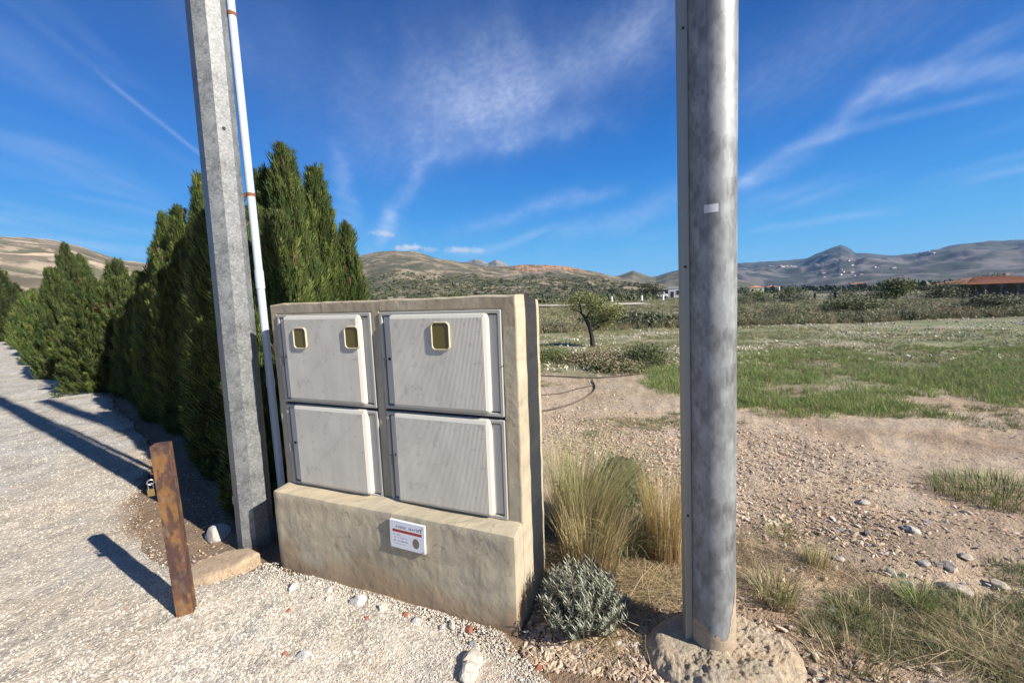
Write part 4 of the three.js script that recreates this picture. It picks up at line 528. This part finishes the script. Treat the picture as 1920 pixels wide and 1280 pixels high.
{
  // silver shrub: stems ending in spikes of small felty leaves
  const t = thing('silver_shrub', 'silvery grey green shrub at the right foot of the meter cabinet', 'shrub', [0.28, 0, -1.575]), R = rng(71), st = new MB(), lf = new MB();
  for (let i = 0; i < 210; i++) {
    const a = R() * 6.283, u = Math.sqrt(R()), ex = Math.cos(a) * u * 0.215, ez = Math.sin(a) * u * 0.17, ey = 0.31 * Math.sqrt(Math.max(0.06, 1 - u * u * 0.85)) * (0.72 + 0.32 * R()) + 0.02, p = [[ex * 0.15, 0, ez * 0.15], [ex * 0.7, ey * 0.5, ez * 0.7], [ex, ey, ez]];
    st.tube(p, [0.0035, 0.0025, 0.0012], 4, [0.16, 0.12, 0.08]);
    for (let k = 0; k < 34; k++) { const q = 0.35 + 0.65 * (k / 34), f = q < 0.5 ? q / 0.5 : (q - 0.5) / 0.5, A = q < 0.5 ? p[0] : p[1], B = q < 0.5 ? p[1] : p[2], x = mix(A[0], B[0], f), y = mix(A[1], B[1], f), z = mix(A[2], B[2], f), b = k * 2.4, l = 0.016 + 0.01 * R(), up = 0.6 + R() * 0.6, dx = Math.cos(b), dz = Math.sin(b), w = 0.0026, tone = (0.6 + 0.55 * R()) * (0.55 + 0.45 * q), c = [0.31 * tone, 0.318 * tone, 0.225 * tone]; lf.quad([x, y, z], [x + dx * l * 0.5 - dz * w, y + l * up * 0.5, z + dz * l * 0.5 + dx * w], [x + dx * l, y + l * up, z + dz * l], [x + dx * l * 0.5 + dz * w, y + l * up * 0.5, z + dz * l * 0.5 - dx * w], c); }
  }
  part('stems', st.geo(), M.leaf, t); part('foliage', lf.geo(), M.leaf, t);
  // bare dry twigs in front of it
  const d = thing('dry_twigs', 'bare dry twigs lying between the silver shrub and the footing', 'twigs', [0.5, 0, -1.62]), tw = new MB();
  for (let i = 0; i < 26; i++) { const a = R() * 6.283, x = (R() - 0.5) * 0.3, z = (R() - 0.5) * 0.22, l = 0.08 + 0.14 * R(), up = R() * 0.7; tw.tube([[x, 0.005, z], [x + Math.cos(a) * l * 0.5, 0.01 + l * up * 0.7, z + Math.sin(a) * l * 0.5], [x + Math.cos(a) * l, 0.01 + l * up, z + Math.sin(a) * l]], [0.0022, 0.0016, 0.0007], 4, [0.42, 0.33, 0.22]); }
  part('twigs', tw.geo(), M.leaf, d);
  // grey green weed bush farther back between cabinet and pole
  const w = thing('weed_bush', 'dull grey green weed bush behind the grass clumps', 'bush', [0.78, 0, -2.75]), wl = new MB();
  for (let i = 0; i < 1500; i++) { const a = R() * 6.283, u = R(), rr = Math.sqrt(1 - u * u) * 0.26 * (0.4 + 0.6 * R()), x = Math.cos(a) * rr, y = u * 0.3 * (0.4 + 0.6 * R()), z = Math.sin(a) * rr, s = 0.012 + 0.012 * R(), q = 0.6 + 0.6 * R(); wl.tri([x - s, y, z], [x + (R() - 0.5) * s, y + s * 1.4, z + (R() - 0.5) * s * 2], [x + s, y, z + s], [0.16 * q, 0.18 * q, 0.09 * q]); }
  part('foliage', wl.geo(), M.leaf, w);
}

// ------------------------------------------------------------------ almond tree, bushes and hoses in the middle distance
function leafCloud(b, R, n, cx, cy, cz, rx, ry, rz, s0, cols) { for (let i = 0; i < n; i++) { const a = R() * 6.283, u = R() * 2 - 1, q = Math.pow(R(), 0.4), h = Math.sqrt(1 - u * u) * q, x = cx + Math.cos(a) * h * rx, y = cy + u * q * ry, z = cz + Math.sin(a) * h * rz, s = s0 * (0.6 + 0.8 * R()), k = 0.65 + 0.65 * R(), c = cols[Math.floor(R() * cols.length)], dx = R() - 0.5, dy = R() - 0.4, dz = R() - 0.5; b.tri([x - dz * s, y, z + dx * s], [x + dx * s * 2, y + dy * s * 2, z + dz * s * 2], [x + dz * s, y + 0.2 * s, z - dx * s], c.map((v) => v * k)); } }
{
  const t = thing('almond_tree', 'small almond tree with a dark leaning trunk in the stony field', 'tree', [2.42, 0, -11.38]), R = rng(81), tb = new MB(), lf = new MB();
  tb.tube([[0, -0.05, 0], [-0.03, 0.3, 0], [-0.1, 0.6, 0.02], [-0.22, 0.85, 0], [-0.33, 1.0, 0]], [0.09, 0.07, 0.06, 0.044, 0.03], 9, [0.03, 0.025, 0.02]);
  const br = (p, d, l, r, n) => { const e = [p[0] + d[0] * l, p[1] + d[1] * l, p[2] + d[2] * l], m = [mix(p[0], e[0], 0.5), mix(p[1], e[1], 0.5) + 0.04 * l, mix(p[2], e[2], 0.5)]; tb.tube([p, m, e], [r, r * 0.75, r * 0.4], 5, [0.04, 0.03, 0.024]); if (n > 0) for (let i = 0; i < 3; i++) br(i ? m : e, [d[0] * 0.5 + (R() - 0.5) * 1.2, Math.max(0.1, d[1] * 0.6 + (R() - 0.3) * 0.8), d[2] * 0.5 + (R() - 0.5) * 1.2], l * 0.62, r * 0.5, n - 1); else leafCloud(lf, R, 120, ...e, 0.32, 0.22, 0.32, 0.036, [[0.24, 0.25, 0.085], [0.31, 0.3, 0.11], [0.19, 0.2, 0.07]]); };
  br([-0.33, 1.0, 0], [-0.15, 0.8, 0.1], 0.42, 0.03, 2); br([-0.22, 0.85, 0], [0.45, 0.6, 0.2], 0.5, 0.03, 3); br([-0.1, 0.6, 0.02], [0.9, 0.3, 0.1], 0.7, 0.028, 3); br([-0.06, 0.45, 0], [0.75, 0.3, -0.3], 0.5, 0.022, 2); br([-0.33, 1.0, 0], [-0.7, 0.45, -0.2], 0.35, 0.02, 2);
  part('trunk', tb.geo(), M.leaf, t); part('crown', lf.geo(), M.leaf, t);
}
function bush(name, label, category, x, z, w, h, n, seed, cols, o = {}) {
  const t = thing(name, label, category, [x, o.y ?? Gy(x, z) - 0.03, z], 0, o.group), R = rng(seed), lf = new MB(), m = o.lobes ?? 6, s = o.leaf ?? Math.max(w, h) * (h < 1.2 ? 0.026 : 0.04);
  for (let i = 0; i < m; i++) { const a = R() * 6.283, q = i ? 0.5 : 0, lx = Math.cos(a) * w * 0.5 * q, lz = Math.sin(a) * w * 0.4 * q, ly = h * ((o.trunk ?? 0.05) + (1 - (o.trunk ?? 0.05)) * (0.42 + 0.2 * (R() - 0.5) - 0.12 * q)), rr = 0.36 + 0.16 * R(); leafCloud(lf, R, Math.round((h < 1.2 ? 2.2 : 1.3) * n / m), lx, ly, lz, w * rr, h * (0.5 - 0.5 * (o.trunk ?? 0)) * (0.85 + 0.25 * R()), w * rr, s, cols); }
  const p = lf.p; for (let i = 1; i < p.length; i += 3) if (p[i] < 0) p[i] = 0.01;
  if (o.trunk) part('trunk', new MB().tube([[0, -0.1, 0], [w * 0.02, h * 0.3, 0], [0, h * 0.6, 0]], [h * 0.045, h * 0.035, h * 0.02], 7, [0.07, 0.055, 0.04]).geo(true), M.leaf, t); else part('stems', new MB().tube([[0, 0, 0], [0.02 * w, h * 0.5, 0]], [h * 0.03, h * 0.01], 5, [0.1, 0.08, 0.05]).geo(true), M.leaf, t);
  part(o.trunk ? 'crown' : 'foliage', lf.geo(), M.leaf, t); return t;
}
const DK = [[0.05, 0.065, 0.025], [0.07, 0.085, 0.03], [0.04, 0.05, 0.02]], MID = [[0.14, 0.165, 0.05], [0.1, 0.13, 0.04], [0.18, 0.19, 0.07]], GREY = [[0.2, 0.205, 0.12], [0.15, 0.16, 0.09], [0.23, 0.225, 0.13]], DRY = [[0.3, 0.24, 0.14], [0.22, 0.17, 0.1], [0.17, 0.15, 0.07]], RED = [[0.22, 0.12, 0.06], [0.3, 0.2, 0.11], [0.16, 0.11, 0.06]];
bush('bush', 'green bush low on the bank just right of the cabinet', 'bush', 0.85, -9.3, 1.1, 0.42, 2600, 1, MID, { group: 'bushes in the field' });
bush('bush', 'dry brownish bush on the bank behind the bare clay', 'bush', 1.9, -8.9, 1.5, 0.26, 2600, 2, DRY, { group: 'bushes in the field' });
bush('bush', 'dark green bush half hidden behind the right pole', 'bush', 3.0, -8.2, 1.1, 0.55, 3400, 3, [...MID, ...DK], { group: 'bushes in the field' });
bush('bush', 'ragged dark green bush hanging over the bare clay left of the right pole', 'bush', 2.35, -7.8, 1.4, 0.26, 3000, 11, [...MID, ...DRY, ...DRY], { group: 'bushes in the field' });
bush('bush', 'wide dark scrub bush left of the right pole in the middle distance', 'bush', 5.9, -18.6, 4.0, 0.85, 5200, 4, [...GREY, ...DK], { group: 'bushes in the field' });
bush('bush', 'low grey bush left of the almond tree', 'bush', 2.0, -17.6, 1.6, 0.55, 2000, 5, GREY, { group: 'bushes in the field' });
bush('bush', 'round dark bush at the right edge of the view', 'bush', 24.4, -19.2, 2.4, 1.1, 4200, 6, [...DK, ...GREY], { group: 'bushes in the field' });
bush('bush', 'reddish dry bush near the right edge of the view', 'bush', 20.4, -17.6, 1.5, 0.5, 2000, 7, RED, { group: 'bushes in the field' });
bush('bush', 'upright dry tuft of bush right of the right pole', 'bush', 13.4, -19, 1.2, 0.95, 2400, 8, [...DRY, ...GREY], { group: 'bushes in the field' });
bush('bush', 'broad grey green bush in the middle of the scrub at right', 'bush', 19.6, -22, 2.8, 1.0, 3600, 9, [...GREY, ...MID], { group: 'bushes in the field' });
// hoses lying on the clay
const hoseM = std([0.1, 0.07, 0.055], 0.8);
{ const tube = (pts, r) => { const c = new THREE.CatmullRomCurve3(pts.map(([x, z]) => new THREE.Vector3(x, Gy(x, z) + r + 0.006, z))); return new THREE.TubeGeometry(c, 60, r, 8); };
  solo('irrigation_hose', tube([[0.3, -7.4], [0.9, -7.15], [1.5, -6.95], [2.2, -7.1], [3.2, -7.5]], 0.011), hoseM, 'dark irrigation hose lying straight across the clay below the bank', 'hose', null, 'irrigation hoses');
  solo('irrigation_hose', tube([[0.3, -4.9], [0.75, -5.2], [1.1, -5.65], [1.32, -6.1], [1.42, -6.8]], 0.011), hoseM, 'dark irrigation hose curving over the clay towards the cabinet', 'hose', null, 'irrigation hoses');
  solo('irrigation_hose', tube([[0.3, -5.75], [0.7, -5.85], [1.05, -6.15], [1.4, -6.4]], 0.007), hoseM, 'thin dark hose between the two thicker hoses', 'hose', null, 'irrigation hoses'); }

// ------------------------------------------------------------------ buildings and trees far off
const WHITE = std([0.74, 0.71, 0.66], 0.9), SHADEW = std([0.16, 0.15, 0.15], 0.9), DARKWIN = std([0.03, 0.03, 0.035], 0.5), TILE = [std([0.42, 0.17, 0.085], 0.9), std([0.36, 0.15, 0.08], 0.9), std([0.47, 0.22, 0.12], 0.9)];
{
  const t = thing('villa', 'low house with a hipped orange tile roof at the right edge of the view', 'house', [99.5, Gy(99, -80) - 0.15, -80], -0.25);
  const w = 14, d = 9, h = 3.05, P = (x, y, z) => [x, y, z];
  part('wall', merge(box(w - 1.2, h, d - 3, 0, h / 2, -1.2)), std([0.13, 0.115, 0.11], 0.9), t);
  for (let i = 0; i < 6; i++) part('porch_column', box(0.34, h, 0.34, -w / 2 + 0.5 + i * (w - 1) / 5, h / 2, d / 2 - 0.5), std([0.13, 0.115, 0.105], 0.9), t);
  for (let i = 0; i < 5; i++) { const s = new THREE.Shape(), bw = (w - 1) / 5 - 0.34; s.moveTo(-bw / 2, 0); s.lineTo(bw / 2, 0); s.lineTo(bw / 2, 1.1); s.lineTo(-bw / 2, 1.1); const ar = new THREE.Path(); ar.moveTo(-bw / 2 + 0.05, -0.01); ar.absarc(0, 0, bw / 2 - 0.1, Math.PI, 0, true); ar.closePath(); void ar; const q = new THREE.Shape(); q.moveTo(-bw / 2, 1.1); q.lineTo(-bw / 2, 0); q.absarc(0, -0.2, bw / 2, Math.PI, 0, true); q.lineTo(bw / 2, 1.1); q.closePath(); part('arch', new THREE.ExtrudeGeometry(q, { depth: 0.25, bevelEnabled: false }), std([0.13, 0.115, 0.11], 0.9), t, [-w / 2 + 0.5 + (i + 0.5) * (w - 1) / 5, h - 1.1, d / 2 - 0.62]); }
  for (const x of [-5, 0.4, 4.8]) part('window', box(1.1, 1.2, 0.06, x, 1.6, d / 2 - 2.68), DARKWIN, t);
  const b = new MB(), ov = 0.5, X = w / 2 + ov, Z = d / 2 + ov, y1 = h, y2 = h + 1.35, rx = w / 2 - 4.2; b.quad(P(-X, y1, Z), P(X, y1, Z), P(rx, y2, 0), P(-rx, y2, 0)); b.quad(P(X, y1, -Z), P(-X, y1, -Z), P(-rx, y2, 0), P(rx, y2, 0)); b.tri(P(X, y1, Z), P(X, y1, -Z), P(rx, y2, 0)); b.tri(P(-X, y1, -Z), P(-X, y1, Z), P(-rx, y2, 0)); b.quad(P(-X, y1 - 0.12, Z), P(-X, y1 - 0.12, -Z), P(X, y1 - 0.12, -Z), P(X, y1 - 0.12, Z)); for (const [p, q] of [[[-X, Z], [X, Z]], [[X, Z], [X, -Z]], [[X, -Z], [-X, -Z]], [[-X, -Z], [-X, Z]]]) b.quad(P(p[0], y1 - 0.12, p[1]), P(q[0], y1 - 0.12, q[1]), P(q[0], y1, q[1]), P(p[0], y1, p[1]));
  const roof = part('roof', b.geo(), TILE[0], t);
  for (let i = 0; i < 34; i++) { const x = -X + 0.3 + i * (2 * X - 0.6) / 33, f = Math.abs(x) > rx ? (X - Math.abs(x)) / (X - rx) : 1, zt = Z * (1 - f), c = new MB().tube([[x, y1 - 0.02, Z], [x, y1 + (y2 - y1) * f - 0.02, zt + 0.02]], 0.11, 6); part('tile_row', c.geo(true), TILE[(i * 7) % 3], roof); }
  part('chimney', box(0.7, 1.0, 0.7, 3.2, y2 + 0.1, -1), std([0.34, 0.27, 0.23], 0.9), roof);
}
{
  const t = thing('white_house', 'small white flat roofed house with one dark window left of the right pole', 'house', [58.6, 0.1, -136], -0.35);
  part('wall', merge(box(7, 3.3, 6, 0.6, 1.65, 0), box(7.3, 0.25, 6.3, 0.6, 3.42, 0)), WHITE, t); part('window', box(1.7, 1.4, 0.1, 0.6, 1.7, 3.02), DARKWIN, t); part('lean_to', merge(box(4.2, 2.7, 5, -5, 1.35, -0.4), box(4.5, 0.16, 5.4, -5, 2.8, -0.4)), SHADEW, t); part('door', box(1, 2.1, 0.08, -1.6, 1.05, 3.03), DARKWIN, t);
  const v = thing('parked_van', 'tiny white van parked beside the small white house', 'van', [51.8, 0.1, -132], -0.3); part('body', merge(box(3.6, 1.0, 1.6, 0, 0.85, 0, 0.2), box(2.5, 0.75, 1.5, -0.4, 1.6, 0, 0.2)), WHITE, v); part('windows', box(2.2, 0.45, 1.54, -0.4, 1.62, 0, 0.1), DARKWIN, v); const wh = new THREE.CylinderGeometry(0.32, 0.32, 0.2, 14); wh.rotateX(Math.PI / 2); for (const x of [-1.1, 1.1]) for (const z of [-0.75, 0.75]) part('wheel', wh, M.dark, v, [x, 0.32, z]);
  for (let i = 0; i < 4; i++) solo('marker_post', new THREE.CylinderGeometry(0.22, 0.26, 1.1, 8).translate(0, 0.5, 0), WHITE, 'tiny white marker post along the track left of the white house', 'post', [22 + 5.2 * i + (i % 2), 0.25, -84 + i], 'white posts by the track');
}
const ATV = (az, d) => [Math.tan(az * DEG) * d, -d];
function far(name, label, az, d, w, h, n, seed, cols, o = {}) { const [x, z] = ATV(az, d); return bush(name, label, o.trunk ? 'tree' : 'bush', x, z, w, h, n, seed, cols, { group: 'trees across the plain', ...o }); }
far('round_tree', 'round dark tree directly behind the top of the meter cabinet', -7.7, 100, 7.2, 4.3, 3600, 31, [...DK, ...MID], { trunk: 0.12, y: -0.2 });
far('dark_tree', 'dark tree beside the small white house left of the right pole', 20.3, 128, 7, 6, 3200, 32, DK, { trunk: 0.15 });
far('leafy_tree', 'tall spreading tree with loose branches left of the tile roofed house', 45.0, 62, 3.6, 4.9, 3600, 33, MID, { trunk: 0.25, lobes: 9 });
far('leafy_tree', 'lower companion of the tall spreading tree, on its left', 43.9, 62, 3.4, 3.2, 2200, 34, [...MID, ...DK], { trunk: 0.1 });
far('olive_tree', 'round grey olive tree between the spreading tree and the tile roofed house', 48.1, 64, 5.0, 3.6, 3000, 35, [...GREY, ...DK], { trunk: 0.12 });
far('green_tree', 'small bright green tree touching the left end of the tile roof', 49.1, 80, 5, 4.2, 2200, 36, MID, { trunk: 0.15 });
far('green_bush', 'bright green bush just right of the right pole on the horizon', 31.9, 78, 6.4, 3.4, 2600, 37, MID);
far('grey_bush', 'grey round bush in front of the bright green one', 31.2, 62, 3.2, 2.4, 1600, 38, GREY);
far('grey_bush', 'larger round grey bush second from the right pole', 33.6, 58, 3.6, 2.1, 1800, 39, [...GREY, ...DK]);
far('dark_tree', 'dark tree second from the right pole on the horizon', 35.8, 80, 5.6, 4.0, 2400, 40, [...DK, ...MID], { trunk: 0.1 });
far('grey_bush', 'grey bush left of the roofless shed', 37.3, 66, 4.4, 2.9, 1800, 41, GREY);
far('grey_bush', 'wide dark bush right of the roofless shed', 40.9, 70, 5.2, 3.0, 2000, 42, [...GREY, ...DK]);
far('grey_bush', 'low dark bush between the shed and the spreading tree', 42.6, 68, 4.2, 2.6, 1800, 43, [...DK, ...GREY]);
far('pine_tree', 'far pine showing above the roof beside the house', 51.5, 110, 7, 6.4, 2400, 44, DK, { trunk: 0.2 });
{
  const [x, z] = ATV(39.2, 66), t = thing('roofless_shed', 'roofless shed of dark posts and a pale low wall on the plain', 'shed', [x, Gy(x, z), z], -0.6);
  part('low_wall', box(2.5, 1.0, 0.2, 0, 0.5, 0), std([0.5, 0.4, 0.29], 0.9), t); for (const q of [-1.35, 1.35]) part('post', box(0.3, 2.1, 0.3, q, 1.05, 0.1), M.dark, t); part('beam', box(3.1, 0.2, 0.25, 0, 2.2, 0.1), SHADEW, t);
  // far white farmhouses on the plain
  const fh = [[34.1, 330, 11, 3.4, 'white farmhouse far off above the second bush right of the pole'], [41.9, 300, 12, 3.2, 'white farmhouse far off left of the spreading tree'], [32.4, 280, 9, 3.6, 'cream farmhouse far off just right of the right pole']];
  fh.forEach(([az, d, w, h, l], i) => { const [x2, z2] = ATV(az, d), g = thing('farmhouse', l, 'house', [x2, Gy(x2, z2) + 1.6, z2], -0.7 + 0.2 * i, 'farmhouses far out on the plain'); part('wall', box(w, h, 7, 0, h / 2, 0), i === 2 ? std([0.66, 0.6, 0.4], 0.9) : WHITE, g); const r = new THREE.CylinderGeometry(0.01, 4.6, 1.3, 4); r.rotateY(Math.PI / 4); r.scale(w / 6.2, 1, 1.15); part('roof', r, TILE[i % 3], g, [0, h + 0.66, 0]); for (const q of [-0.28, 0.28]) part('window', box(1.1, 1.2, 0.1, q * w, h * 0.55, 3.52), DARKWIN, g); });
}
{
  // villages on the foothills: each a small house of its own
  const mp = scene.getObjectByName('blue_mountains').geometry.attributes.position, nA = Math.round(63 / 0.1) + 1, nR = 170, R = rng(99);
  const at = (az, q) => { const i = cl(Math.round((az - 17) / 63 * (nA - 1)), 0, nA - 1), j = cl(Math.round(q * 0.82 * (nR - 1)), 0, nR - 1), k = j * nA + i; return [mp.getX(k), mp.getY(k), mp.getZ(k)]; };
  const proto = new THREE.Group(); { const w = box(1, 0.55, 0.8, 0, 0.2, 0); part('wall', w, WHITE, proto); const r = new THREE.CylinderGeometry(0.02, 0.78, 0.22, 4); r.rotateY(Math.PI / 4); r.scale(1, 1, 0.82); part('roof', r, TILE[1], proto, [0, 0.58, 0]); }
  const groups = [[35.2, 0.46, 1.6, 0.06, 44, 'white hillside houses left of the cone peak', 'white house in the cluster on the foothill left of the cone peak'], [46.7, 0.56, 1.1, 0.05, 26, 'white hillside houses right of the cone peak', 'white house in the high cluster on the foothill right of the cone peak'], [41.5, 0.36, 4, 0.1, 56, 'scattered houses on the foothills', 'small pale house scattered on the foothills below the cone peak'], [27, 0.4, 2.5, 0.08, 8, 'houses behind the right pole', 'pale house on the foothill left of the right pole'], [51, 0.48, 2, 0.06, 10, 'houses on the foothill above the villa', 'pale house on the foothill above the tile roofed house']];
  for (const [az, q, da, dq, n, grp, lab] of groups) for (let i = 0; i < n; i++) { const p = at(az + (R() + R() - 1) * da, q + (R() - 0.5) * dq * 2), s = 7 + 9 * R(), h = proto.clone(); h.name = numbered('hillside_house'); h.position.set(p[0], p[1] - 1, p[2]); h.rotation.y = R() * 3; h.scale.set(s * (0.8 + 0.7 * R()), s * 0.8, s); tag(h, lab, 'house', grp); scene.add(h); }
  // a dark belt of orchard along the foot of the range
  const lst = []; for (let k = 0; k < 2600; k++) { const az = mix(20, 62, R()), r = mix(300, 1250, Math.pow(R(), 0.8)), x = Math.sin(az * DEG) * r, z = -Math.cos(az * DEG) * r, s = 2 + 2.5 * R(), k2 = 0.7 + 0.6 * R(); if (vn(x * 0.012, z * 0.012) < 0.35) continue; lst.push([mat4(x, Gy(x, z) + (r > 900 ? 3 : 0), z, 0, R() * 6, 0, s * 1.3, s, s * 1.3), [0.07 * k2, 0.08 * k2, 0.045 * k2]]); }
  copies('orchard', leafBlob(19, 70, 0.38), M.leafCopy, lst, scene, true, 'far dark belt of orchard trees below the foothills', 'orchard');
  // radio mast on the crest of the rocky hill
  const az = -12.1, d = 715, x = Math.sin(az * DEG) * d, z = -Math.cos(az * DEG) * d, y = Math.tan(6.5 * DEG) * d, m = thing('radio_mast', 'thin radio mast on the crest of the rocky hill', 'mast', [x, y, z]); const b = new MB(); for (let i = 0; i < 3; i++) { const a = i * 2.094; b.tube([[Math.cos(a) * 1.1, -3, Math.sin(a) * 1.1], [Math.cos(a) * 0.3, 17, Math.sin(a) * 0.3]], 0.16, 4, [0.4, 0.35, 0.33]); } for (let k = 0; k < 10; k++) { const q = 1.1 - 0.08 * k; b.tube([[-q, k * 1.9, 0], [q, k * 1.9 + 1.2, 0]], 0.1, 4, [0.4, 0.35, 0.33]); } part('lattice', b.geo(), M.leaf, m);
}
renderer.render(scene, camera);
